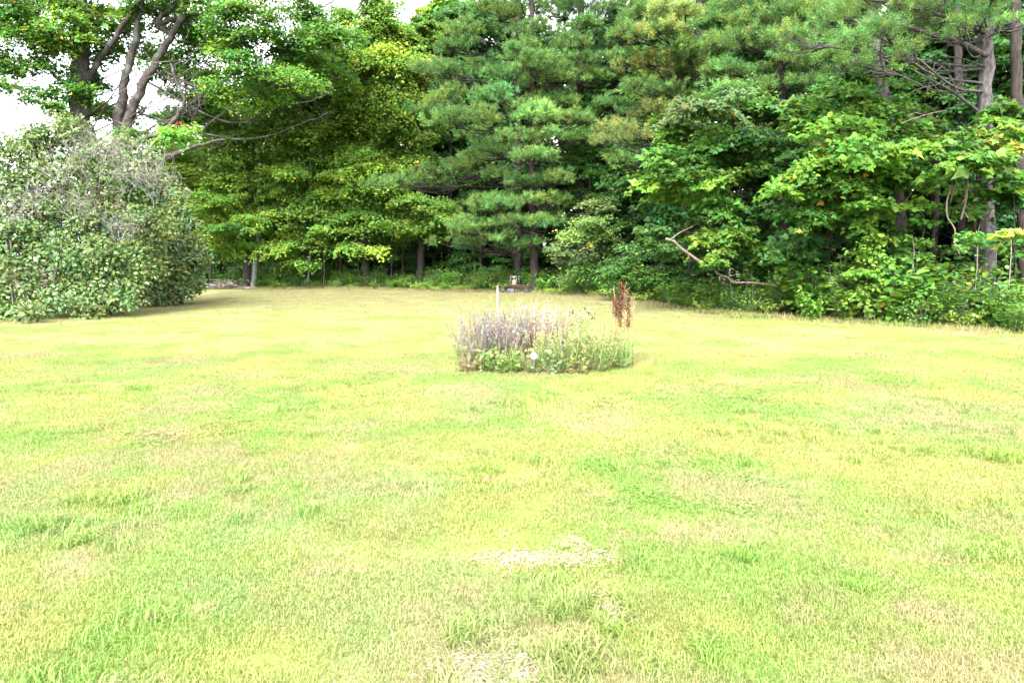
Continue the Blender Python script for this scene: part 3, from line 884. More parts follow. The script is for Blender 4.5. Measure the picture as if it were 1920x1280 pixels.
stem("thin straight pole-like sapling in front of dark upright trunk", 581, 35.8, [(582, 450), (583, 360), (582, 300)], .045, .03, M_BARK_GREY, tufts=2)
stem("dark slanting trunk with forked top in deep shade", 690, 36.3, [(684, 450), (690, 390), (700, 300), (705, 200)], .2, .13, M_BARK_DARK)
stem("broad dark trunk under the lowest plume of the pine", 790, 36.5, [(790, 430), (788, 340), (785, 200)], .2, .15, M_BARK_DARK)
for k, (px, py2, Y) in enumerate([(425, 470, 37.6), (508, 480, 37.1), (540, 470, 37.6), (672, 470, 36.6), (719, 480, 36.8), (632, 470, 37.6), (860, 480, 37.6), (825, 470, 38.6)]):
    stem("thin bare sapling stem in the dark gap behind the weeds", px, Y, [(px + rng.normal(0, 1.5), (py2 + 540) / 2), (px + rng.normal(0, 3), py2), (px + rng.normal(0, 8), py2 - 90)], float(.016 + .018 * rng.random()), .010, M_BARK_GREY if k % 2 else M_BARK_DARK,
         name="sapling", tufts=2, group="thin sapling stems behind the weeds")

# ---- white pines in the middle
def pine(label, base_px, Y, path, r0, r1, pads, bark=M_BARK_DARK, dens=215, group=None, **kw):  # default dark bark puts the wood's shade into the trunk colour
    b = gbase(base_px, Y)
    t = Tree("pine_tree", label, "tree", b, [b] + P3(path, Y), r0, r1, bark, group)
    for p in pads:
        px, py, w_, h_ = p[:4]; w_ *= 1.22; h_ *= .92
        c_ = p[4] if len(p) > 4 and p[4] is not None else PINE
        dy = p[5] if len(p) > 5 else rng.normal(-1.6, .8)
        px_pine(t, px, py, w_ * (.85 + .35 * rng.random()), h_ * (.75 + .45 * rng.random()), Y + dy, tuple(leafcol(c_, 1, .2, .03)[0]), dens * (.55 + .75 * rng.random()), **kw)
    # bare dead snags on the lower trunk
    for i in range(26):
        k = rng.integers(2, len(t.tp) - 2); q = t.tp[k]
        an = rng.random() * 6.28; L_ = .5 + 1.3 * rng.random()
        e = q + np.array([math.cos(an) * L_, math.sin(an) * L_, -.1 + .35 * rng.random()])
        m = (q + e) / 2 + rng.normal(0, .08, 3)
        tube(t.br, crom([q, m, e], 3), .016, .004, 3)
        tube(t.br, np.array([m, m + (e - q) * .3 + rng.normal(0, .12, 3)]), .008, .003, 3)
    t.build(M_NEEDLE)
    return t

pine("tall white pine with heavy drooping plumes over the rusty machine", 1002, 32.5,
     [(1000, 430), (996, 320), (1004, 250), (1000, 150), (996, 40), (1000, -150)], .22, .10,
     [(868, 55, 100, 60), (845, 85, 110, 50), (972, 92, 66, 100), (830, 130, 120, 50), (930, 180, 90, 50), (845, 180, 90, 70), (880, 218, 120, 60), (1000, 215, 100, 90), (955, 262, 150, 60),
      (1060, 255, 100, 50), (1070, 225, 90, 40), (835, 318, 110, 60), (775, 338, 150, 44), (920, 328, 70, 36), (1050, 335, 90, 40), (945, 385, 150, 46), (935, 420, 200, 44), (900, 455, 140, 60), (1010, 418, 120, 34),
      (960, 455, 120, 44), (870, 430, 60, 40), (1000, 290, 90, 50), (905, 285, 80, 36), (1030, 150, 120, 36), (800, 200, 70, 50), (1000, 122, 120, 56, None, -1.4), (1012, 60, 90, 50, None, -1.2), (978, 345, 110, 40, None, -1.3), (1030, 372, 110, 36, None, -1.3), (930, -60, 200, 90), (1060, -70, 200, 90)])
pine("white pine with dark trunk behind the drooping-plumed pine", 1088, 34,
     [(1090, 430), (1088, 300), (1088, 195), (1089, 90), (1090, -40), (1090, -180)], .24, .13,
     [(1060, 78, 90, 40), (1115, 40, 66, 90), (1062, 115, 120, 50), (1160, 108, 110, 46), (1020, 145, 110, 40), (1150, 195, 70, 70), (1050, 192, 90, 36), (1180, 150, 90, 40), (1120, 250, 100, 40),
      (1150, 20, 80, 50), (1040, 20, 80, 40), (1092, 142, 100, 50, None, -1.2), (1090, 20, 90, 50, None, -1.2), (1120, -70, 220, 90)])
pine("slender pine trunk half hidden behind plumes at the skyline gap", 972, 36.5,
     [(972, 430), (972, 300), (972, 180), (972, 60), (974, -120)], .2, .13,
     [(940, 20, 90, 40), (1000, 10, 90, 40), (905, 120, 90, 40), (950, 140, 90, 40), (880, 300, 90, 50)])
pine("white pine with yellowing needles in wide flat tiers", 1312, 26.5,
     [(1312, 430), (1312, 300), (1312, 180), (1312, 60), (1314, -160)], .25, .13,
     [(1232, 55, 130, 90, PINEY), (1205, 30, 80, 60), (1250, 128, 160, 54, PINEY), (1290, 150, 120, 36), (1232, 212, 130, 56, PINEY), (1200, 258, 140, 40, PINEY), (1190, 110, 80, 40), (1330, 35, 90, 80), (1385, 20, 80, 70),
      (1300, 95, 120, 40), (1160, 240, 80, 40, PINEY), (1265, 175, 120, 30), (1340, 90, 100, 50), (1270, 20, 80, 60, PINEY), (1312, 60, 100, 60, None, -1.2), (1320, 200, 110, 40), (1210, 170, 90, 36), (1170, 60, 80, 50), (1180, 300, 110, 40), (1250, -60, 220, 80), (1400, -50, 180, 80)])
pine("pine with silvery tips reaching over the leafy maples", 1470, 23.5,
     [(1470, 430), (1468, 300), (1466, 180), (1462, 60), (1462, -150)], .22, .12,
     [(1400, 78, 140, 56), (1480, 92, 120, 50), (1425, 138, 170, 46), (1475, 165, 170, 40), (1375, 168, 90, 36), (1460, 238, 140, 20, PINEY, -1.5), (1455, 40, 120, 60), (1510, 30, 110, 60), (1540, 110, 100, 36), (1355, 130, 80, 40),
      (1550, 70, 90, 44), (1480, -60, 200, 80)])
tR = pine("stout grey-trunked pine with a long bare limb reaching left", 1850, 17.8,
     [(1850, 430), (1846, 300), (1847, 200), (1848, 100), (1852, 0), (1856, -220)], .19, .14,
     [(1560, 30, 130, 50), (1640, 25, 150, 60), (1735, 28, 110, 50), (1820, 38, 100, 44, None, -1.2), (1585, 85, 160, 52), (1640, 62, 120, 40), (1550, 275, 60, 34, PINEY, -1.0), (1690, 55, 110, 36), (1780, 60, 90, 30), (1500, 70, 110, 44), (1620, 120, 120, 40), (1700, 95, 90, 30), (1760, 10, 110, 50), (1860, 10, 90, 44, None, -1.0), (1905, 40, 70, 40), (1700, -40, 240, 60), (1600, -30, 160, 60), (1870, -60, 200, 60)],
     dens=270, bark=M_BARK_PINE, nl=.115, wd=.012, k=10, r=.02)

def limb_thing(name, label, cat, paths, mat, sides=7):
    a0 = paths[0][0]; p0 = at(a0[0][0], a0[0][1], a0[0][2])
    r = thing(name, label, cat, p0)
    for i, (pp, r0, r1) in enumerate(paths):
        a = Acc(); tube(a, crom([at(*q) for q in pp], 6), r0, r1, sides, rough=.1)
        a.obj("stem" if i == 0 else "side_branch", mat, r, True)
    return r

# extra limbs on the right-hand pine
for pp, r0, r1 in [([(1850, 105, 17.7), (1800, 80, 17), (1745, 64, 16.6), (1690, 46, 16.4), (1650, 40, 16.4)], .07, .035),
                   ([(1770, 70, 16.8), (1700, 78, 16.5), (1650, 86, 16.5), (1604, 100, 16.6)], .035, .015),
                   ([(1846, 125, 17.7), (1790, 108, 17.4), (1690, 112, 17.2)], .02, .008),
                   ([(1848, 220, 17.7), (1790, 175, 17), (1755, 155, 16.8), (1700, 125, 16.7)], .04, .012),
                   ([(1760, 158, 16.8), (1720, 168, 16.6), (1690, 185, 16.6)], .015, .006), ([(1766, 160, 16.8), (1800, 140, 17), (1808, 110, 17)], .015, .006)]:
    a = Acc(); tube(a, crom([at(*q) for q in pp], 6), r0, r1, 6, rough=.08)
    a.obj("limb", M_BARK_PINE, tR.root, True)

stem("leaning pine trunk wrapped in creeper beside the bare limb", 1700, 18.6, [(1690, 420), (1672, 260), (1655, 150), (1640, 60), (1630, -60)], .14, .10, M_BARK_PINE, tufts=9)
stem("blackish trunk at the far end of the wood past the stout pine", 1925, 18.2, [(1918, 400), (1908, 200), (1905, 60), (1900, -120)], .15, .12, M_BARK_DARK)
stem("grey mottled trunk standing behind the stout pine", 1800, 20.5, [(1802, 420), (1800, 250), (1796, 100), (1790, -100)], .13, .1, M_BARK_DARK)

# ---- leafy maples on the right
def right_maple(label, base_px, Y, trunk_px, pads, r=.06, dens=620, size=.135, spot=.002):
    young_maple(label, base_px, Y, trunk_px, pads, r, dens, size, M_BARK_DARK, spot, T_MAPLE3)

right_maple("bushy maple above the broken limb, foliage tiered to the ground", 1400, 20.8, [(1396, 470), (1390, 380), (1380, 280), (1370, 190)],
    [(1345, 195, 130, 40, GREYG), (1300, 232, 120, 44, GREYG), (1272, 262, 100, 40, BRIGHT), (1400, 202, 140, 46, MAPLE), (1460, 200, 110, 40, GREYG), (1345, 270, 140, 46, MAPLE), (1410, 262, 130, 46, DARKL), (1262, 300, 90, 40, MAPLE),
     (1252, 332, 100, 36, BRIGHT), (1325, 330, 140, 44, MAPLE), (1395, 312, 120, 46, MAPLE), (1290, 370, 130, 40, BRIGHT), (1355, 388, 120, 36, MAPLE), (1425, 352, 110, 54, GREYG), (1445, 400, 100, 40, DARKL),
     (1315, 440, 100, 30, BRIGHT, -1.0), (1400, 430, 110, 36, MAPLE), (1450, 470, 100, 34, MAPLE), (1388, 465, 80, 46, MAPLE), (1240, 400, 80, 40, DARKL), (1345, 480, 60, 40, MAPLE), (1270, 470, 90, 40, DARKL), (1225, 440, 70, 50, DARKL)], .06)
right_maple("bright-leaved maple in front of the creeper-hung trunks", 1640, 17.9, [(1640, 470), (1636, 400), (1632, 300), (1626, 220)],
    [(1545, 202, 130, 46, MAPLE), (1600, 182, 140, 46, MAPLE), (1565, 242, 150, 44, MAPLE), (1652, 222, 140, 46, MAPLE), (1622, 268, 190, 50, BRIGHT), (1682, 288, 150, 50, BRIGHT), (1565, 308, 150, 50, BRIGHT), (1640, 320, 150, 44, BRIGHT),
     (1500, 350, 110, 44, BRIGHT), (1545, 362, 130, 44, MAPLE), (1522, 400, 110, 40, MAPLE), (1742, 232, 110, 46, MAPLE), (1762, 280, 120, 44, BRIGHT), (1642, 380, 106, 36, BRIGHT, -1.3), (1505, 295, 80, 44, DARKL),
     (1490, 455, 110, 40, DARKL), (1585, 350, 100, 30, MAPLE), (1720, 330, 90, 30, MAPLE)], .05)
right_maple("maple sprays with some yellow leaves round the stout pine", 1835, 16.6, [(1832, 500), (1828, 400), (1835, 300), (1850, 220)],
    [(1800, 270, 110, 44, MAPLE), (1850, 242, 120, 40, MAPLE), (1895, 212, 80, 40, MAPLE), (1832, 310, 130, 44, MAPLE), (1882, 330, 90, 44, MAPLE), (1852, 360, 100, 36, MAPLE),
     (1828, 395, 50, 30, MAPLE), (1836, 450, 56, 36, MAPLE), (1905, 380, 70, 50, DARKL)], .035)
YEL = (.22, .24, .04)
right_maple("small yellowing maple spray at the wood's far end", 1905, 15.9, [(1903, 500), (1902, 400), (1898, 300)],
    [(1872, 262, 44, 16, YEL), (1908, 275, 40, 16, YEL), (1905, 245, 50, 20, BRIGHT), (1900, 432, 50, 18, (.22, .28, .05)), (1915, 460, 50, 30, MAPLE)], .02)
young_maple("pale-leaved sapling at the end of the drooping pine branch", 1100, 28.5, [(1104, 500), (1102, 440), (1108, 380)],
    [(1110, 385, 80, 36, GREYG), (1088, 425, 100, 36, (.13, .22, .06)), (1122, 440, 120, 36, (.13, .22, .06)), (1080, 478, 90, 30, GREYG), (1140, 470, 80, 30, GREYG), (1060, 462, 60, 26, GREYG), (1102, 505, 80, 30, MAPLE), (1115, 410, 90, 30, (.13, .22, .06))],
    .035, 420, .085, M_BARK_DARK, template=T_OVATE, name="sapling")
young_maple("dark rounded bush at the wood's edge under the pale-leaved sapling", 1185, 26, [(1184, 520), (1182, 490)],
    [(1175, 500, 90, 50, DARKL), (1215, 510, 90, 50, MAPLE), (1150, 515, 70, 44, MAPLE), (1200, 475, 80, 36, DARKL), (1240, 500, 60, 50, DARKL)], .03, 520, .08, template=T_OVATE, name="bush")

# ---- creepers on the right
def creeper(label, cols, Y, c_=BRIGHT):
    p = at(cols[0][0], cols[0][1], Y); g = gbase(cols[-1][0], Y)
    r = thing("climbing_creeper", label, "climbing plant", g)
    st = Acc(); lf = Acc()
    pts = crom([g] + [at(x, y, Y) for x, y, _ in cols[::-1]], 6)
    tube(st, pts, .02, .01, 5)
    for (x, y, w_) in cols:
        c = at(x, y, Y - .15)
        pad(lf, c, w_ / 2 * Y / F, .26, 520, .10, c_, T_OVATE, depth=.2, tilt=.6)
    st.obj("stem", M_TWIG, r, True); lf.obj("foliage", M_LEAF, r, False, 'stuff')
creeper("thick curtain of green creeper hanging below the bright-leaved maple", [(1615, 420, 50), (1625, 450, 70), (1640, 480, 80), (1635, 510, 90), (1620, 540, 100)], 17.2)
creeper("narrow column of creeper on a thin dark stem", [(1732, 350, 40), (1728, 385, 44), (1734, 420, 36), (1728, 455, 40), (1730, 490, 40), (1720, 520, 50)], 17.0)
creeper("ragged creeper between the narrow column and the stout pine", [(1690, 440, 40), (1685, 470, 44), (1690, 505, 50)], 17.4, MAPLE)

# dead stems
limb_thing("hanging_vine", "thick pale bare vine hanging in an S-curve before the dark wood", "vine",
           [([(1800, 290, 16.6), (1788, 325, 16.0), (1784, 350, 15.8), (1776, 375, 15.7), (1776, 405, 15.7), (1790, 430, 15.7), (1790, 455, 15.7), (1800, 478, 15.7)], .02, .016), ([(1790, 345, 15.8), (1782, 380, 15.8)], .015, .01)], M_DEAD)
limb_thing("broken_stub", "short broken grey stub with ragged end dangling by the vine", "dead branch",
           [([(1815, 300, 16.6), (1812, 345, 15.9), (1811, 375, 15.8), (1802, 412, 15.8)], .034, .022), ([(1806, 395, 15.8), (1816, 410, 15.75)], .02, .01), ([(1811, 370, 15.8), (1802, 385, 15.75)], .015, .008)], M_DEAD)
limb_thing("fallen_limb", "long bare tan limb snapped and leaning out of the bushes", "dead branch",
           [([(1248, 448, 19.3), (1262, 452, 19.3), (1278, 466, 19.3), (1292, 476, 19.35), (1318, 494, 19.4), (1334, 500, 19.4), (1346, 513, 19.4), (1364, 520, 19.45), (1376, 529, 19.5), (1412, 530, 19.5), (1450, 536, 19.6), (1480, 552, 19.8)], .042, .028),
            ([(1256, 450, 19.3), (1275, 436, 19.2), (1300, 424, 19.2)], .022, .008), ([(1322, 494, 19.4), (1336, 486, 19.3), (1342, 478, 19.3)], .014, .005), ([(1290, 476, 19.35), (1294, 488, 19.3)], .012, .005)], M_DEAD)
for k, (x0, y0, x1, y1, Y) in enumerate([(1365, 500, 1372, 548, 19.6), (1392, 495, 1402, 545, 19.7), (1408, 500, 1412, 550, 19.5), (1446, 500, 1444, 540, 20), (1472, 500, 1474, 540, 20)]):
    limb_thing("thin_stem", "thin straight stem standing by the snapped tan limb", "stem", [([(x0 - 6, y0 - 70, Y + 1.0), (x0, y0, Y + .8), (x1, y1, Y + .6), (x1, y1 + 15, Y + .6)], .014, .02)], M_TWIG, 5)['group'] = "thin stems by the snapped limb"
for k, (pp, Y) in enumerate([([(1828, 590), (1828, 550), (1832, 500), (1834, 440), (1838, 420)], 16.4), ([(1890, 590), (1892, 540), (1896, 470), (1895, 440)], 15.9), ([(1868, 575), (1866, 530), (1869, 465)], 16.8),
                             ([(1718, 590), (1720, 545), (1712, 495)], 16.8), ([(1693, 560), (1706, 520), (1714, 480), (1710, 440)], 16.9)]):
    limb_thing("thin_stem", "bare crooked stem rising from the weeds by the stout pine", "stem", [([(x, y, Y) for x, y in pp], .014, .007)], M_TWIG_GREY, 5)['group'] = "bare stems by the stout pine"
limb_thing("dead_branch", "forked pale dead branch sticking out left of the stout pine", "dead branch",
           [([(1775, 208, 17.2), (1750, 212, 17), (1710, 224, 16.8), (1688, 232, 16.8)], .02, .012), ([(1735, 216, 16.9), (1715, 212, 16.8), (1700, 220, 16.7)], .012, .005)], M_DEAD, 5)
limb_thing("dead_branch", "pale dead twig tangle above the narrow creeper column", "dead branch",
           [([(1765, 340, 17), (1740, 342, 16.9), (1705, 340, 16.8)], .02, .01), ([(1760, 338, 17), (1745, 330, 16.9), (1730, 336, 16.8)], .012, .006), ([(1710, 360, 17), (1700, 375, 16.9), (1695, 390, 16.9)], .012, .006)], M_DEAD, 5)

# ------------------------------------------------------------------ deeper wood
def generic_tree(name, label, hgt, crown_r, crown_z0, nleaf, size, base, conifer=False, group=None):
    b = np.array([0, 0, 0.])
    pts = [b, [rng.normal(0, .15), rng.normal(0, .15), hgt * .35], [rng.normal(0, .3), rng.normal(0, .3), hgt * .7], [rng.normal(0, .3), rng.normal(0, .3), hgt]]
    t = Tree(name, label, "tree", b, pts, .2, .05, M_BARK_DARK, group, 7)
    nclump = 46
    for i in range(nclump):
        z = crown_z0 + (hgt - crown_z0) * rng.random()
        f = (z - crown_z0) / (hgt - crown_z0)
        rr = crown_r * (np.sin(np.pi * (.18 + .78 * f)) if not conifer else 1.05 - f) * (.35 + .75 * rng.random())
        an = rng.random() * 6.28
        c = np.array([rr * math.cos(an), rr * math.sin(an), z])
        if conifer:
            p0 = t.attach(c, .1)
            pine_pad(t.leaf, t.br, p0 + (c - p0) * .6, c, .85, .34, base, 110, nl=.17, wd=.03, k=8)
        else:
            for _ in range(3):
                plate(t.leaf, c + rng.normal(0, .35, 3), .6 + .4 * rng.random(), nleaf // (nclump * 3), size, leafcol(base, 1, .15)[0], T_DIAMOND, thick=.25, droop=.4)
            t.branch_to(c, .5, .03)
    t.build(M_NEEDLE if conifer else M_LEAF)
    return t.root

GL = ["broadleaf tree standing in the shade deeper in the wood", "conifer standing in the shade deeper in the wood"]
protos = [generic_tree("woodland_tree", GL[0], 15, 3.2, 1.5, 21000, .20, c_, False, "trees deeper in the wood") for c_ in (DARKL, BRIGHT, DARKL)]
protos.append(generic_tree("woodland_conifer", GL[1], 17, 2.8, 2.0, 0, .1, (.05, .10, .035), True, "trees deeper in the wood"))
# (px, depth, kind, scale)
DEEP = [(350, 46, 1, .72), (420, 43, 1, .75), (505, 45, 1, .88), (590, 42, 1, .85), (660, 44, 0, .95), (735, 41, 1, .95), (800, 43, 1, 1.0), (550, 47, 0, 1.0), (880, 44, 0, 1.15), (930, 47, 0, 1.25), (840, 46, 1, 1.2), (850, 40, 3, .80),
        (905, 42, 0, .85), (950, 44, 3, 1.0), (1010, 40, 2, .9), (1060, 42, 3, 1.05), (1120, 39, 0, .95), (1160, 36, 3, 1.0), (1190, 34, 2, .9), (1240, 36, 3, 1.1),
        (1250, 31, 0, .75), (1300, 33, 3, 1.0), (1330, 29, 1, .8), (1390, 30, 3, 1.0), (1420, 27, 2, .8), (1480, 29, 3, 1.0), (1500, 25, 0, .7), (1560, 27, 3, 1.0), (1570, 23.5, 2, .65),
        (1640, 26, 3, .95), (1650, 22.5, 0, .62), (1720, 24, 3, .9), (1735, 21.5, 2, .6), (1800, 24, 0, .75), (1830, 22, 3, .8), (1880, 21, 2, .6), (1930, 23, 3, .85), (1960, 20, 0, .6), (2040, 21, 2, .7),
        (1100, 33, 2, .55), (900, 37, 2, .5), (1000, 37, 0, .5), (780, 38.5, 0, .45), (1190, 29.5, 0, .45), (1290, 25.5, 2, .4), (1440, 23.5, 0, .38), (1540, 20.8, 2, .36)]
used = set()
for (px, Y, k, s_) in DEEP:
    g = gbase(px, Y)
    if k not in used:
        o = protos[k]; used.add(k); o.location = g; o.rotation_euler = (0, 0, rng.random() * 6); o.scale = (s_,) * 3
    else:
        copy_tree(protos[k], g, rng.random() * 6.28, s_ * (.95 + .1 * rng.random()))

# far mass of the wood behind everything
fw = Acc()
def wood_mass(px0, px1, Y, ytop, n, size, base):
    x0, x1 = at(px0, 640, Y)[0], at(px1, 640, Y)[0]
    ztop = at((px0 + px1) / 2, ytop, Y)[2]
    nn = int(n / 60)
    for _ in range(nn):
        x = x0 + (x1 - x0) * rng.random(); z = .3 + (ztop - .3) * rng.random() ** .9
        y = Y + rng.normal(0, 1.5)
        plate(fw, (x, y, z), .9 + .7 * rng.random(), 60, size, leafcol(base, 1, .2)[0], T_DIAMOND, thick=.4, droop=.4, tilt=.6)
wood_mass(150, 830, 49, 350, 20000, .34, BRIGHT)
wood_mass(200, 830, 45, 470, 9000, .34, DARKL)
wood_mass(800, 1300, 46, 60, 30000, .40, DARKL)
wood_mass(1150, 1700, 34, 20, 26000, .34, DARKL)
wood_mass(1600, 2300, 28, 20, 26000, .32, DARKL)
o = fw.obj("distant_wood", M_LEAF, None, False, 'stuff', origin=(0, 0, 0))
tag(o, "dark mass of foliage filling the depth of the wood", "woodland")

# ------------------------------------------------------------------ lilac thicket
LILAC = (.076, .124, .034)
def lilac(label, pads, stems_px, Y, dead=()):
    g = gbase(stems_px[0][0], Y)
    r = thing("lilac_bush", label, "bush", g)
    st = Acc(); lf = Acc(); dd = Acc()
    cents = []
    for (px, py, w_, h_, dy) in pads:
        c = at(px, py, Y + dy); k = (Y + dy) / F
        a, h = w_ / 2 * k, h_ / 2 * k
        cents.append(c)
        nc = max(4, int(22 * (a * h) / .5))
        for _ in range(nc):
            q = rng.normal(size=3); q /= np.linalg.norm(q); q *= rng.random() ** .35
            cc = c + q * np.array([a, min(a, 1.2) * .8, h])
            n = 62
            rr = .24 + .18 * rng.random()
            v = rng.normal(size=(n, 3)); v = unit(v) * (rng.random(n) ** .4)[:, None]
            P = cc + v * np.array([rr, rr, rr * .8])
            P[:, 2] = np.maximum(P[:, 2], .06)
            D = unit(v) + rng.normal(0, .5, (n, 3)) + [0, 0, -.15]
            N = unit(v) * .5 + rng.normal(0, .4, (n, 3)) + [0, -.45, .8]
            put_leaves(lf, P, D, N, .098 * np.exp(rng.normal(0, .22, n)), T_OVATE, leafcol(leafcol(LILAC, 1, .13, .1)[0], n, .17, .08, .003, (.36, .22, .05)))
    for (px, Yo) in stems_px:
        b = gbase(px, Y + Yo)
        for _ in range(4):
            c = cents[rng.integers(len(cents))]
            if abs(c[0] - b[0]) > 2.2: continue
            m = b + (c - b) * .5 + rng.normal(0, .18, 3) + [0, 0, .3]
            tube(st, crom([b + rng.normal(0, .08, 3) * [1, 1, 0], m, c], 5), .035, .012, 5)
    for (px, py, w_, h_, n) in dead:
        Yd = Y - 1.6
        for _ in range(n):
            k = Yd / F
            c = at(px + rng.normal(0, w_ * .25), py + rng.normal(0, h_ * .25), Yd + rng.random() * .8)
            an = rng.normal(1.35, .7); L_ = .35 + .5 * rng.random()
            e = c + np.array([math.cos(an) * L_, rng.normal(0, .2), math.sin(an) * L_])
            m = (c + e) / 2 + rng.normal(0, .06, 3)
            pp = crom([c, m, e], 3)
            tube(dd, pp, .008, .003, 3)
            for _ in range(3):
                q = pp[rng.integers(1, len(pp))]
                tube(dd, np.array([q, q + rng.normal(0, .11, 3) + [0, 0, .06], q + rng.normal(0, .17, 3) + [0, 0, .12]]), .005, .002, 3)
    st.obj("stems", M_TWIG, r, True, 'stuff'); lf.obj("foliage", M_LILAC, r, False, 'stuff'); dd.obj("dead_twigs", M_TWIG_GREY, r, False, 'stuff')
    return r

lilac("tall overgrown lilac thicket with bare grey twigs through its top",
      [(130, 250, 90, 60, 1), (90, 270, 110, 60, .5), (180, 280, 110, 70, .5), (240, 290, 100, 60, .5), (50, 290, 110, 70, .5), (120, 330, 160, 80, 0), (210, 350, 150, 80, 0), (60, 370, 140, 90, -.3), (270, 350, 90, 70, .3),
       (150, 410, 170, 90, -.6), (250, 420, 140, 90, -.2), (60, 450, 150, 90, -1), (160, 480, 170, 80, -1.2), (240, 490, 130, 80, -.8), (110, 530, 150, 70, -1.6), (200, 545, 120, 60, -1.6), (130, 565, 110, 40, -2.2), (215, 565, 90, 30, -1.8),
       (120, 225, 50, 40, 1), (290, 320, 60, 60, .5), (170, 585, 50, 20, -2.3)],
      [(60, -1.5), (90, -1.8), (150, -1.5), (180, -1.2), (210, -1.2), (230, -.5), (110, 0), (160, 0)], 20.8,
      [(240, 330, 110, 90, 52), (190, 300, 80, 60, 24), (70, 395, 60, 50, 34), (150, 400, 80, 60, 34), (235, 440, 80, 50, 30), (40, 430, 50, 30, 12), (140, 300, 60, 60, 20), (290, 350, 40, 60, 26), (110, 345, 40, 50, 16)])
lilac("dense green lilac mound at the lawn end of the thicket",
      [(320, 400, 70, 70, .5), (340, 440, 80, 70, .3), (355, 480, 70, 60, .2), (300, 440, 90, 80, 0), (310, 490, 110, 70, -.3), (365, 510, 50, 50, .3), (300, 535, 100, 50, -.7), (345, 535, 70, 44, -.2), (260, 530, 80, 60, -1), (275, 560, 70, 26, -1.3), (320, 555, 60, 24, -.8), (330, 365, 40, 40, .8)],
      [(290, -.5), (320, -.2), (345, .3), (265, -1)], 24.5, [(345, 480, 40, 40, 8), (305, 380, 50, 50, 14)])
lilac("leafy lilac growth cut off at the thicket's outer end",
      [(10, 300, 90, 80, 1), (-20, 370, 120, 100, .5), (10, 440, 90, 80, 0), (-30, 480, 120, 90, 0), (15, 500, 80, 60, -.8), (20, 545, 80, 50, -1.2), (-40, 550, 130, 60, -.8), (25, 580, 60, 36, -1.6), (-120, 400, 160, 200, 1), (-150, 540, 160, 80, 0), (60, 580, 40, 26, -2)],
      [(10, -1), (40, -1.2), (-40, 0), (-120, .3)], 19.2, [(20, 410, 50, 40, 14)])

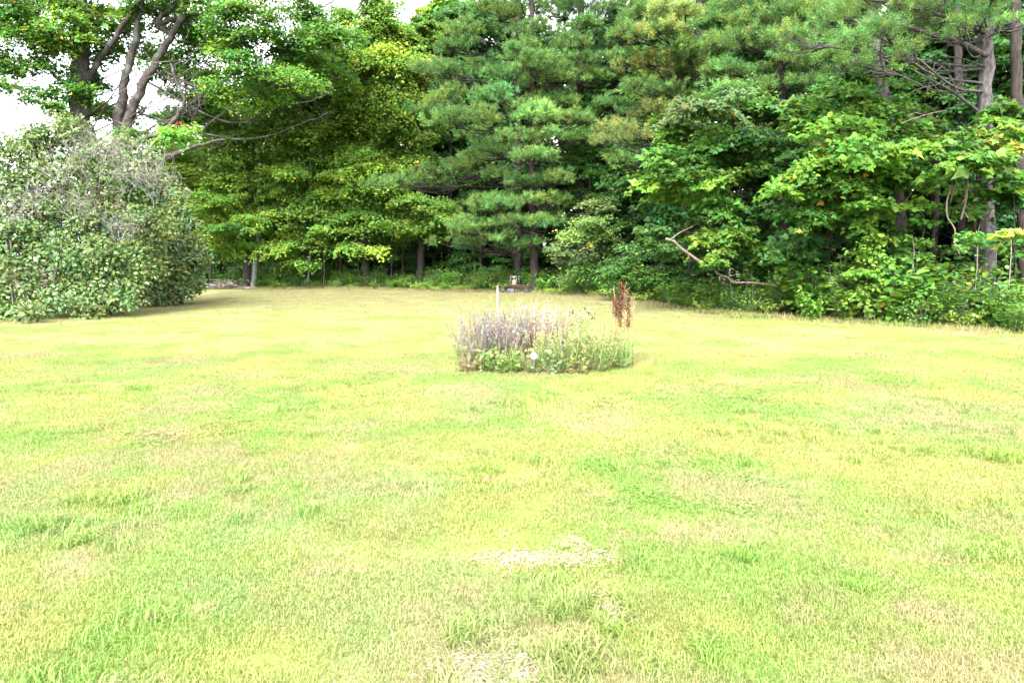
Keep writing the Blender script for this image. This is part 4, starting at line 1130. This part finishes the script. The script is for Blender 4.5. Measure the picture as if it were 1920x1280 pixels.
# ------------------------------------------------------------------ weeds along the wood
def weed(kind):
    """returns Acc pair (stem, leaf) around the origin, about 1 m tall"""
    st = Acc(); lf = Acc()
    if kind == 0:      # broad leafy clump
        for _ in range(16):
            an = rng.random() * 6.28; L_ = .5 + .5 * rng.random()
            e = np.array([math.cos(an) * L_ * .5, math.sin(an) * L_ * .5, L_])
            tube(st, np.array([[0, 0, 0], e * .5 + [0, 0, .1], e]), .007, .003, 3)
            for f in np.linspace(.25, 1, 5):
                n = 7; P = e * f + rng.normal(0, .07, (n, 3))
                D = rng.normal(size=(n, 3)) * [1, 1, .4]; N = rng.normal(0, .35, (n, 3)) + [0, -.1, 1]
                put_leaves(lf, P, D, N, .10 * np.exp(rng.normal(0, .25, n)), T_OVATE, leafcol((.11, .23, .035), n, .2))
    elif kind == 1:    # goldenrod-like stems with narrow leaves
        for _ in range(14):
            an = rng.random() * 6.28; L_ = .7 + .5 * rng.random()
            b = rng.normal(0, .12, 3) * [1, 1, 0]
            e = b + np.array([math.cos(an) * .2, math.sin(an) * .2, L_])
            tube(st, np.array([b, (b + e) / 2 + rng.normal(0, .03, 3), e]), .006, .003, 3)
            n = 26; f = .2 + .8 * rng.random(n)[:, None]; P = b + (e - b) * f
            D = rng.normal(size=(n, 3)) * [1, 1, .2] + [0, 0, .25]; N = rng.normal(0, .3, (n, 3)) + [0, 0, 1]
            put_leaves(lf, P, D, N, .13 * np.exp(rng.normal(0, .2, n)), T_LANCE, leafcol((.13, .25, .05), n, .2))
    elif kind == 2:    # fern-like arching fronds
        for _ in range(13):
            an = rng.random() * 6.28; L_ = .7 + .3 * rng.random()
            d = np.array([math.cos(an), math.sin(an), 0])
            t_ = np.linspace(0, 1, 14)
            ax = d * (t_ * L_ * .75)[:, None] + np.array([0, 0, 1]) * (L_ * (1.15 * t_ - .62 * t_ ** 2))[:, None]
            tube(st, ax, .005, .002, 3)
            s_ = np.cross(d, [0, 0, 1])
            for sg in (-1, 1):
                P = ax[2:]; n = len(P)
                D = s_ * sg + d * .35 + rng.normal(0, .1, (n, 3)); N = np.tile([0, 0, 1.], (n, 1)) + rng.normal(0, .15, (n, 3))
                put_leaves(lf, P, D, N, .24 * np.sin(np.pi * np.linspace(.25, .97, n)), T_LANCE, leafcol((.12, .24, .04), n, .15))
    elif kind == 3:    # dark low shrublet
        for _ in range(20):
            c = rng.normal(0, .28, 3) * [1, 1, 0] + [0, 0, .15 + .75 * rng.random()]
            tube(st, np.array([[0, 0, 0], c * [.4, .4, .6], c]), .007, .003, 3)
            n = 26; P = c + rng.normal(0, .13, (n, 3)); P[:, 2] = np.maximum(P[:, 2], .03)
            put_leaves(lf, P, rng.normal(size=(n, 3)), rng.normal(0, .5, (n, 3)) + [0, -.2, 1], .07 * np.exp(rng.normal(0, .2, n)), T_OVATE, leafcol((.085, .175, .035), n, .22, spot=.01))
    else:              # yellow-green trailing weeds with pale heads
        for _ in range(24):
            an = rng.random() * 6.28; L_ = .4 + .5 * rng.random()
            e = np.array([math.cos(an) * L_ * .8, math.sin(an) * L_ * .8, L_ * .6])
            tube(st, np.array([[0, 0, 0], e * .5 + [0, 0, .14], e]), .005, .002, 3)
            n = 16; P = e * rng.random(n)[:, None] + [0, 0, .08] + rng.normal(0, .05, (n, 3)); P[:, 2] = np.abs(P[:, 2])
            put_leaves(lf, P, rng.normal(size=(n, 3)), rng.normal(0, .4, (n, 3)) + [0, -.1, 1], .085 * np.exp(rng.normal(0, .25, n)), T_DIAMOND, leafcol((.20, .30, .05), n, .2, spot=.03, spotc=(.5, .4, .1)))
    return st, lf

WL = ["clump of broad-leaved green weeds in the strip along the wood", "tall narrow-leaved weed stems in the strip along the wood", "arching fern clump in the strip along the wood",
      "small dark-leaved shrublet in the strip along the wood", "sprawling yellow-green weeds in the strip along the wood"]
WN = ["broadleaf_weed", "tall_weed", "fern", "shrublet", "sprawling_weed"]
WC = ["weed", "weed", "fern", "shrub", "weed"]
wproto = []
for k in range(5):
    st, lf = weed(k)
    r = thing(WN[k], WL[k], WC[k], (0, 0, 0), "weeds along the wood")
    st.obj("stems", M_TWIG, r, False, 'stuff'); lf.obj("foliage", M_WEED, r, False, 'stuff')
    wproto.append(r)
wused = set()
def place_weed(k, x, y, s_):
    loc = (x, y, float(H(x, y)) - .01)
    sc3 = (s_ * (1 + .5 * rng.random()), s_ * (1 + .5 * rng.random()), s_)
    if k not in wused:
        wused.add(k); o = wproto[k]; o.location = loc; o.rotation_euler = (0, 0, rng.random() * 6.28); o.scale = sc3
    else:
        copy_tree(wproto[k], loc, rng.random() * 6.28, sc3)
# height of the strip (m) by photo column
HP = [(392, .75), (500, .9), (600, .85), (700, .75), (800, .75), (900, .8), (1000, .7), (1100, .8), (1200, .8), (1300, .75), (1450, .75), (1520, 1.1), (1600, 1.45), (1700, 1.35), (1800, 1.15), (1900, 1.1), (2200, 1.0)]
def proj_px(x, y):
    d = np.array([x, y, -CAM_H]); zc = d[1] * cp - d[2] * sp
    return 960 + F * d[0] / zc
n_w = 0
x = -15.6
while x < 13.0:
    ey = float(edge_y(x)); px = proj_px(x, ey)
    hh = np.interp(px, [q[0] for q in HP], [q[1] for q in HP])
    for row, (dy, hs_) in enumerate([(.25, .6), (.7, .9), (1.3, 1.1), (2.1, 1.25)]):
        if rng.random() < .12: continue
        if 925 < px < 1010 and row == 0 and rng.random() < .9: continue
        if 935 < px < 1005 and row == 1: continue
        if px < 450 and row < 2: continue
        k = rng.choice(5, p=[.27, .22, .10, .18, .23] if row < 2 else [.3, .2, .1, .4, 0])
        place_weed(int(k), x + rng.normal(0, .15), ey + dy + rng.normal(0, .15 if row else .4), hh * hs_ * (.75 + .5 * rng.random()))
        n_w += 1
    x += .34 + .2 * rng.random()
print("weeds", n_w)

# ------------------------------------------------------------------ brush pile by the lilac
g = gr(420, 543)
r = thing("brush_pile", "low heap of grey cut branches beside the lilac's end", "brush pile", (g[0], g[1] + .4, 0))
o0 = np.array([g[0], g[1] + .4, 0])
for i in range(90):
    c = o0 + np.array([rng.normal(0, .7), rng.normal(0, .3), 0]); c[2] = .04 + .45 * rng.random() * math.exp(-((c[0] - o0[0]) / .9) ** 2)
    an = rng.normal(0, .55) + (math.pi if rng.random() < .5 else 0); L_ = .3 + .55 * rng.random()
    d = np.array([math.cos(an), rng.normal(0, .4), rng.normal(.05, .22)]) * L_ / 2
    p = np.array([c - d, c + rng.normal(0, .03, 3), c + d]); p[:, 2] = np.maximum(p[:, 2], .02)
    a = Acc(); rr = .010 + .022 * rng.random() ** 2
    tube(a, crom(p, 3), rr, rr * .6, 5)
    a.obj("stick", M_DEAD if i % 3 else M_TWIG_GREY, r, True)

# ------------------------------------------------------------------ rusty machine at the wood's edge
M_RUST = plain_mat("rusty_steel", (.030, .014, .012), (.085, .046, .036), 9, .8, .2)
M_BLACK = plain_mat("dark_frame_paint", (.02, .02, .022), (.07, .07, .075), 12, .5, .1)
M_GREYP = plain_mat("grey_sheet_metal", (.045, .045, .055), (.10, .10, .125), 8, .55, .3)
M_OLIVE = plain_mat("faded_olive_tank", (.06, .055, .025), (.16, .15, .07), 7, .6, .1)
M_PALE = plain_mat("pale_weathered_paint", (.45, .46, .45), (.75, .76, .74), 14, .5)
M_STONE = plain_mat("field_stone", (.12, .11, .11), (.34, .33, .32), 10, .9)
M_RUBBER = plain_mat("old_rubber", (.012, .012, .012), (.04, .038, .036), 20, .9)
mb = gr(968, 549); Ymc = mb[1] - .1
def mx_(px, py, dy=0): return at(px, py, Ymc + dy)
mroot = thing("farm_implement", "old rusty garden implement with upright frame and olive tank at wood's edge", "machine", (mb[0], Ymc, float(H(mb[0], Ymc))))
k = Ymc / F
def part(name, mat, fn, smooth=False):
    a = Acc(); fn(a); return a.obj(name, mat, mroot, smooth)
bz = lambda py: mx_(968, py)[2]
part("deck_beam", M_RUST, lambda a: box(a, (mx_(974, 0)[0], Ymc, bz(537)), (36 * k, .5, 3.8 * k), rotm('Y', .03), .012))
part("deck_rail", M_RUST, lambda a: box(a, (mx_(974, 0)[0], Ymc - .27, bz(534.5)), (39 * k, .04, 2 * k), rotm('Y', .03), .006))
for px0, px1 in ((955, 959), (969, 968)):
    part("upright", M_BLACK, lambda a, p0=px0, p1=px1: tube(a, np.array([mx_(p0, 536, -.15), mx_((p0 + p1) / 2, 526, -.12), mx_(p1, 516.5, -.08)]), .03, .024, 8, rough=0))
for px0 in (972.5, 974):
    part("lever", M_GREYP, lambda a, p0=px0: tube(a, np.array([mx_(p0, 535, .1), mx_(p0 - .3, 526, .1), mx_(p0 - .6, 517, .1)]), .012, .010, 6, rough=0))
part("cross_bar", M_BLACK, lambda a: box(a, (mx_(963.5, 0)[0], Ymc - .08, bz(517.5)), (10 * k, .05, 2 * k), None, .008))
part("seat_pad", M_PALE, lambda a: box(a, (mx_(963.7, 0)[0], Ymc - .1, bz(519.2)), (4.6 * k, .12, 1.7 * k), None, .012))
def tank(a):
    prof = [(0.0, 535), (6.0, 535), (6.2, 532), (5.6, 528), (5.0, 525), (3.6, 523.6), (1.6, 523), (1.4, 522), (0.0, 521.8)]
    n = 18; th = np.linspace(0, 6.2832, n, endpoint=False)
    V = np.vstack([np.column_stack([mx_(965, 0)[0] + r_ * k * np.cos(th), Ymc + .02 + r_ * k * np.sin(th), np.full(n, bz(y_))]) for r_, y_ in prof])
    i = np.arange(len(prof) - 1)[:, None] * n; j = np.arange(n)[None]; j2 = (j + 1) % n
    a.add(V, [np.stack([i + j, i + j2, i + n + j2, i + n + j], -1).reshape(-1, 4)])
part("tank", M_OLIVE, tank, True)
part("side_panel", M_GREYP, lambda a: box(a, (mx_(957.5, 0)[0], Ymc - .3, bz(545)), (12.5 * k, .05, 8.5 * k), rotm('Y', .06), .012))
def wheel(px, py, rad):
    def fn(a):
        c = mx_(px, py, -.32); n = 18; th = np.linspace(0, 6.2832, n, endpoint=False)
        prof = [(.55, -.05), (.9, -.055), (1, -.03), (1, .03), (.9, .055), (.55, .05)]
        V = np.vstack([np.column_stack([c[0] + p[0] * rad * np.cos(th), np.full(n, c[1] + p[1]), c[2] + p[0] * rad * np.sin(th)]) for p in prof])
        i = np.arange(len(prof))[:, None] * n; j = np.arange(n)[None]; j2 = (j + 1) % n
        i2 = (np.arange(len(prof))[:, None] + 1) % len(prof) * n
        a.add(V, [np.stack([i + j, i + j2, i2 + j2, i2 + j], -1).reshape(-1, 4)])
    t_ = part("wheel", M_RUBBER, fn, True)
    def hub(a):
        c = mx_(px, py, -.32); n = 12; th = np.linspace(0, 6.2832, n, endpoint=False)
        V = np.vstack([np.column_stack([c[0] + q * rad * np.cos(th), np.full(n, c[1] + yy), c[2] + q * rad * np.sin(th)]) for q, yy in ((.56, .02), (.56, -.03), (.2, -.045), (.0, -.045))])
        i = np.arange(3)[:, None] * n; j = np.arange(n)[None]; j2 = (j + 1) % n
        a.add(V, [np.stack([i + j, i + j2, i + n + j2, i + n + j], -1).reshape(-1, 4)])
    a = Acc(); hub(a); h = a.obj("hub", M_GREYP, mroot, True); h.parent = t_
wheel(987, 545, 4.2 * k); wheel(968, 546, 3.6 * k); wheel(943, 544, 3.8 * k)
part("tow_bar", M_RUST, lambda a: tube(a, np.array([mx_(956, 538, -.1), mx_(946, 537, -.15), mx_(938, 541, -.2)]), .03, .025, 6, rough=.03))
# white stones by its wheels
def stone(c, s_):
    a = Acc(); n, m_ = 7, 5
    V = []
    for i in range(m_ + 1):
        p = math.pi * i / m_
        for j in range(n):
            q = 6.2832 * j / n; rr = 1 + rng.normal(0, .1)
            V.append(np.array(c) + np.array(s_) * rr * [math.sin(p) * math.cos(q), math.sin(p) * math.sin(q), math.cos(p)])
    i = np.arange(m_)[:, None] * n; j = np.arange(n)[None]; j2 = (j + 1) % n
    a.add(np.array(V), [np.stack([i + j, i + n + j, i + n + j2, i + j2], -1).reshape(-1, 4)], np.full((len(V), 3), .5))
    return a
for (px, py, w_, h_) in [(979.5, 548, 3, 1.6), (966.5, 547.5, 1.8, 1.4), (985.5, 547, 1.5, 1.2), (974, 548.5, 1.6, 1.0)]:
    c = gr(px, py + .6); 
    o = stone((c[0], c[1] - .25, h_ * k * .7), (w_ * k, .09, h_ * k)).obj("stone", M_STONE, None, True, origin=(c[0], c[1] - .25, 0))
    tag(o, "pale grey stone lying at the foot of the rusty implement", "stone", "stones by the rusty implement")

# ------------------------------------------------------------------ flower bed
M_SOIL = bark_mat("bed_soil", (.05, .035, .022), (.14, .10, .07), 6, 1.0, .8)
th = np.linspace(0, 6.2832, 40, endpoint=False)
rb = 1 + .05 * np.sin(3 * th + 1) + .03 * np.sin(7 * th)
a = Acc()
ring = np.column_stack([BED_C[0] + BED_R[0] * rb * np.cos(th), BED_C[1] + BED_R[1] * rb * np.sin(th)])
V = []
for f, z in ((1.0, -.02), (.93, .03), (.5, .06), (0.02, .07)):
    q = BED_C + (ring - BED_C) * f
    V.append(np.column_stack([q, H(q[:, 0], q[:, 1]) + z + rng.normal(0, .006, 40)]))
V = np.vstack(V); n = 40
i = np.arange(3)[:, None] * n; j = np.arange(n)[None]; j2 = (j + 1) % n
a.add(V, [np.stack([i + j, i + j2, i + n + j2, i + n + j], -1).reshape(-1, 4), (np.arange(n) + 3 * n)[None]], np.full((len(V), 3), .5))
o = a.obj("flower_bed_soil", M_SOIL, None, True, origin=(0, 0, 0)); o['kind'] = 'structure'

def bedpt(px, py):
    g = gr(px, py); return np.array([g[0], g[1], float(H(g[0], g[1])) + .03])

def spikes(label, name, cat, px, Y, rad, n, hmin, hmax, stemc, headc, headlen, leafc, nleaf, group=None, spread=.25, headsize=.022, leafsize=.06):
    """herb clump: thin stems with seed-head spikes, small leaves low down"""
    g = gbase(px, Y); g[2] += .03
    r = thing(name, label, cat, g, group)
    st = Acc(); hd = Acc(); lf = Acc()
    for _ in range(n):
        an = rng.random() * 6.28; rr = rad * math.sqrt(rng.random())
        b = g + np.array([math.cos(an) * rr * .7, math.sin(an) * rr * .7, 0])
        L_ = hmin + (hmax - hmin) * rng.random()
        e = b + np.array([math.cos(an) * spread * rr / rad * L_ + rng.normal(0, .05), math.sin(an) * spread * rr / rad * L_ + rng.normal(0, .05), L_])
        m = (b + e) / 2 + rng.normal(0, .015, 3)
        P = crom([b, m, e], 4)
        tube(st, P, .0045, .003, 3, c=leafcol(stemc, 1, .2)[0])
        if headlen > 0:
            k_ = 9; f = 1 - headlen * rng.random(k_)
            Q = b + (e - b) * f[:, None]
            put_leaves(hd, Q, rng.normal(size=(k_, 3)) * [1, 1, .5] + [0, 0, .6], rng.normal(size=(k_, 3)), headsize * np.exp(rng.normal(0, .3, k_)), T_DIAMOND, leafcol(headc, k_, .25, .08))
        if nleaf:
            f = rng.random(nleaf) * (1 - headlen) * .95
            Q = b + (e - b) * f[:, None]
            put_leaves(lf, Q, rng.normal(size=(nleaf, 3)) * [1, 1, .4] + [0, 0, .3], rng.normal(0, .4, (nleaf, 3)) + [0, -.1, 1], leafsize * np.exp(rng.normal(0, .3, nleaf)), T_LANCE if leafsize < .05 else T_OVATE, leafcol(leafc, nleaf, .22, .1, .03, (.3, .2, .1)))
    st.obj("stems", M_DRY, r, False, 'stuff'); hd.obj("seed_heads", M_DRY, r, False, 'stuff'); lf.obj("foliage", M_WEED, r, False, 'stuff')
    return r

PURP = (.175, .145, .175); TAN = (.26, .22, .15); PINKT = (.33, .25, .21)
for (px, Y, n) in [(905, 10.8, 90), (935, 11.3, 110), (968, 11.6, 100), (890, 10.5, 60), (1000, 11.5, 90), (945, 10.7, 70), (1040, 11.6, 60)]:
    spikes("faded lavender-grey flower spikes packed in the bed round the white post", "lavender_plant", "flower", px, Y, .34, int(n * 1.15), .36, .90, (.17, .15, .10), PURP, .45, (.10, .14, .06), 9, "faded lavender in the bed", leafsize=.045, spread=.42)
for (px, Y, n, hm) in [(992, 11.6, 26, 1.02), (1018, 11.4, 30, 1.0), (1010, 11.0, 26, .9), (1075, 11.6, 18, .85)]:
    spikes("bleached pinkish seed stalks standing above the lavender", "seeding_herb", "flower", px, Y, .2, n, .7, hm, TAN, PINKT, .5, (.25, .24, .12), 3, "bleached seed stalks in the bed")
spikes("dark-headed flower stems standing over the bed's green herbs", "dark_headed_flower", "flower", 1092, 11.2, .14, 14, .7, .86, (.2, .28, .1), (.05, .04, .05), .08, (.16, .28, .08), 8, headsize=.024)
for (px, Y, n, c_) in [(1075, 10.6, 46, (0.108, 0.194, 0.050)), (1110, 10.7, 50, (0.115, 0.216, 0.065)), (1140, 10.9, 46, (0.158, 0.216, 0.058)), (1095, 11.2, 40, (0.122, 0.238, 0.086)), (1060, 10.2, 36, (0.122, 0.180, 0.058)), (1150, 10.4, 36, (0.158, 0.209, 0.065)), (1020, 10.2, 36, (0.108, 0.173, 0.050)), (1120, 10.1, 40, (0.144, 0.194, 0.058))]:
    spikes("fine-leaved green herb filling the bed beside the rusty dock stalks", "green_herb", "plant", px, Y, .25, n, .3, .6, (0.173, 0.216, 0.072), (0.216, 0.202, 0.086), .2, c_, 18, "green herbs in the bed", leafsize=.048)
for (px, Y, n, c_) in [(915, 10.1, 22, (0.086, 0.194, 0.036)), (955, 10.0, 24, (0.094, 0.216, 0.043)), (935, 9.95, 16, (0.086, 0.194, 0.058)), (1000, 9.95, 18, (0.101, 0.173, 0.058)), (1035, 9.9, 18, (0.094, 0.180, 0.065)), (885, 10.0, 14, (0.144, 0.144, 0.072)), (1080, 9.9, 20, (0.144, 0.194, 0.058))]:
    spikes("low broad-leaved green plant at the front rim of the bed", "rim_plant", "plant", px, Y, .24, n, .10, .36, (0.16, 0.20, 0.07), (.18, .17, .10), 0.0, (c_[0] * 1.25, c_[1] * .98, c_[2] * 1.1), 8, "leafy plants at the bed's front rim", leafsize=.052)

def tuft_thing(label, name, px, Y, n, h0, h1, c_, lean=.75, rad=.10, wd=.006):
    g = gbase(px, Y); g[2] += .02
    a = Acc()
    an = rng.random(n) * 6.28; L_ = h0 + (h1 - h0) * rng.random(n); le = lean * (.2 + rng.random(n))
    d = np.column_stack([np.cos(an), np.sin(an), np.zeros(n)]); s_ = np.column_stack([-np.sin(an), np.cos(an), np.zeros(n)]) * wd
    b = g + d * (rad * rng.random(n))[:, None]
    m = b + d * (L_ * le * .3)[:, None] + np.array([0, 0, 1]) * (L_ * .6)[:, None]
    t_ = b + d * (L_ * le)[:, None] + np.array([0, 0, 1]) * (L_ * (1 - .4 * le))[:, None]
    V = np.stack([b - s_ / 2, b + s_ / 2, m + s_ * .4, m - s_ * .4, t_], 1).reshape(-1, 3)
    q = np.arange(n)[:, None] * 5
    a.add(V, [q + np.array([[0, 1, 2, 3]]), q + np.array([[3, 2, 4]])], np.repeat(leafcol(c_, n, .2, .1, .05, (0.324, 0.259, 0.130)), 5, axis=0))
    o = a.obj(name, M_WEED, None, False, 'stuff', origin=g)
    del o['kind']
    return o
for (px, Y, n, h1, c_, lb) in [(962, 10.0, 60, .5, (0.158, 0.238, 0.043), "arching yellow-green grass tuft by the round white disc"), (1150, 11.2, 90, .72, (0.216, 0.230, 0.072), "tall feathery yellow-green grass left of the rusty dock stalks"),
                               (1128, 11.5, 70, .75, (0.238, 0.245, 0.086), "pale feathery grass at the back of the bed"), (985, 10.05, 50, .42, (0.216, 0.194, 0.072), "tan arching grass tuft under the round white disc"),
                               (1170, 10.8, 60, .5, (0.173, 0.238, 0.058), "green grass tuft at the foot of the rusty dock stalks"), (880, 9.95, 50, .4, (0.238, 0.194, 0.115), "straw-brown grass tuft at the bed's outer rim")]:
    o = tuft_thing(lb, "ornamental_grass", px, Y, n, .2, h1, c_); tag(o, lb, "grass")

# rusty dock stalks
def dock(label, stalks, group=None):
    g = bedpt(stalks[0][0], 690)
    g = gbase(stalks[0][0], 10.6); g[2] += .03
    r = thing("dock_plant", label, "plant", g)
    for (px0, px1, ytop, rust, f0) in stalks:
        st = Acc(); b = gbase(px0, 10.6); e = at(px1, ytop, 10.65)
        m = (b + e) / 2 + rng.normal(0, .012, 3)
        P = crom([b, m, e], 6)
        tube(st, P, .008, .004, 5, c=(.2, .12, .07))
        so = st.obj("stalk", M_DRY, r, True)
        if rust:
            hd = Acc(); n = 340
            f = f0 + (1 - f0) * rng.random(n); Q = b + (e - b) * f[:, None] + rng.normal(0, .02, (n, 3))
            put_leaves(hd, Q, rng.normal(size=(n, 3)), rng.normal(size=(n, 3)), .022 * np.exp(rng.normal(0, .25, n)), T_DIAMOND, leafcol((.075, .025, .018), n, .3, .1))
            h = hd.obj("seed_head", M_DRY, r, False, 'stuff'); h.parent = so
        else:
            for _ in range(4):
                f = .6 + .35 * rng.random(); q = b + (e - b) * f
                a2 = Acc(); tube(a2, np.array([q, q + rng.normal(0, .03, 3) + [0, 0, .06], q + rng.normal(0, .05, 3) + [0, 0, .13]]), .003, .0015, 3, c=(.4, .32, .22))
                h = a2.obj("side_shoot", M_DRY, r, False); h.parent = so
    return r
dock("pair of tall dock stalks crusted with rust-red seeds at the bed's end", [(1176, 1165, 530, True, .68), (1180, 1177, 545, True, .52), (1182, 1184, 556, False, 0), (1178, 1172, 535, False, 0)])
dock("shorter dock stalks with thin rusty seeds and bare pale tips", [(1160, 1151, 536, False, 0), (1162, 1153, 560, True, .72), (1168, 1161, 566, True, .62), (1187, 1187, 556, False, 0)])
for (px, Y, n, c_) in [(1170, 10.3, 20, (.13, .20, .055)), (1177, 10.5, 16, (.15, .21, .06))]:
    spikes("leafy green weed climbing round the dock stalks' base", "leafy_weed", "weed", px, Y, .12, n, .3, .55, (.2, .3, .1), c_, 0.0, c_, 12, "leafy weeds round the dock stalks", leafsize=.045, spread=.2)

# white post, disc marker, grey stake
M_WHITE = plain_mat("white_painted_post", (.09, .088, .086), (.17, .168, .166), 10, .55)
g = gbase(932, 12.3)
a = Acc(); top = at(933, 538, 12.3)
r = thing("garden_post", "slim white post standing at the back of the flower bed", "post", g)
P = np.linspace(g - [0, 0, .05], top, 6); tube(a, P, .018, .018, 12, rough=0); a.obj("shaft", M_WHITE, r, True)
a = Acc(); tube(a, np.array([top - [0, 0, .004], top + [0, 0, .012], top + [0, 0, .022]]), .021, .012, 12, rough=0); a.obj("cap", M_WHITE, r, True)

M_DISC = plain_mat("pale_ceramic_disc", (.15, .122, .12), (.23, .195, .19), 14, .4)
Yd = 9.78
c = at(1001, 668, Yd); g = gbase(1001, Yd)
r = thing("garden_marker", "round pale pinkish disc on a short stake among the bed's herbs", "garden ornament", g)
a = Acc(); n = 28; th = np.linspace(0, 6.2832, n, endpoint=False)
prof = [(0.0, -.018), (.035, -.017), (.048, -.012), (.056, -.004), (.056, .006), (.05, .010), (0, .010)]
V = np.vstack([np.column_stack([c[0] + q * np.cos(th), np.full(n, c[1] + yy), c[2] + q * np.sin(th)]) for q, yy in prof])
i = np.arange(len(prof) - 1)[:, None] * n; j = np.arange(n)[None]; j2 = (j + 1) % n
a.add(V, [np.stack([i + j, i + j2, i + n + j2, i + n + j], -1).reshape(-1, 4)], np.full((len(V), 3), .5)); a.obj("disc", M_DISC, r, True)
a = Acc(); tube(a, np.array([g - [0, 0, .03], (g + c) / 2 + [0, .012, 0], c + [0, .012, 0]]), .008, .008, 6, rough=0); a.obj("stake", M_GREYP, r, True)
g = gbase(1052, 10.25); c = at(1052, 640, 10.25)
r = thing("garden_stake", "short grey stake half hidden in the bed's green herbs", "stake", g)
a = Acc(); tube(a, np.linspace(g - [0, 0, .05], c, 5), .03, .026, 8, rough=.03); a.obj("shaft", M_GREYP, r, True)
a = Acc(); tube(a, np.array([c - [0, 0, .01], c + [0, 0, .02], c + [0, 0, .04]]), .036, .02, 8, rough=0); a.obj("cap", M_GREYP, r, True)

# ------------------------------------------------------------------ small things on the lawn
# pale dead thatch where the turf has died
def thatch(label, px, py, wx, wy, n):
    g = gr(px, py); a = Acc()
    P = g + np.column_stack([rng.normal(0, wx, n) * (1 + .6 * rng.random(n) ** 3), rng.normal(0, wy, n) * (1 + .8 * rng.random(n) ** 3), .010 + .022 * rng.random(n)])
    P[:, 2] += H(P[:, 0], P[:, 1])
    an = rng.random(n) * 6.28
    D = np.column_stack([np.cos(an), np.sin(an), rng.normal(.04, .12, n)]); N = rng.normal(0, .35, (n, 3)) + [0, 0, 1]
    tv = tpl([(0, 0), (.5, .022), (1, 0), (.5, -.022)], [[[0, 2, 1], [0, 3, 2]]], 0, .25)
    put_leaves(a, P, D, N, .034 * np.exp(rng.normal(0, .4, n)), tv, leafcol((.44, .385, .28), n, .25, .07))
    o = a.obj("dead_thatch", M_DRY, None, False, 'stuff', origin=(g[0], g[1], 0)); tag(o, label, "dead grass")
thatch("bleached patch of dead grass in the middle of the near lawn", 1010, 1050, .17, .045, 1500)
thatch("bleached strands above the dead patch's right end", 1075, 1020, .05, .05, 260)
thatch("bleached dead grass at the foot of the coarse green tufts", 935, 1262, .10, .09, 1500)
thatch("small knot of bleached strands beside the coarse green tufts", 1143, 1150, .03, .06, 320)
thatch("dry straw litter at the lawn's edge near the stout pine", 1860, 632, .7, .16, 900)

def leaf_thing(px, py, s_, c_, label):
    g = gr(px, py); a = Acc(); g[2] = float(H(g[0], g[1])) + .03
    put_leaves(a, g[None] - [s_ / 2, 0, 0], np.array([[1, .35, .15]]), np.array([[.1, -.5, 1.]]), np.array([s_]), T_MAPLE, np.array([c_]))
    o = a.obj("fallen_leaf", M_DRY, None, False, origin=g); tag(o, label, "leaf")
leaf_thing(915, 909, .075, (.16, .08, .05), "curled brown leaf lying on the lawn below a bright grass tuft")
leaf_thing(1062, 1030, .05, (.42, .17, .06), "small orange-brown leaf on the bleached grass patch")

for o in ROOTS:
    if '_o' in o: del o['_o']
for o in sc.objects:
    if '_o' in o: del o['_o']
nt_ = 0
for m in bpy.data.meshes:
    if m.users: nt_ += len(m.loops) - 2 * len(m.polygons)
print("TRIS unique", nt_, "objects", len(sc.objects), "grass pts", len(PTS))
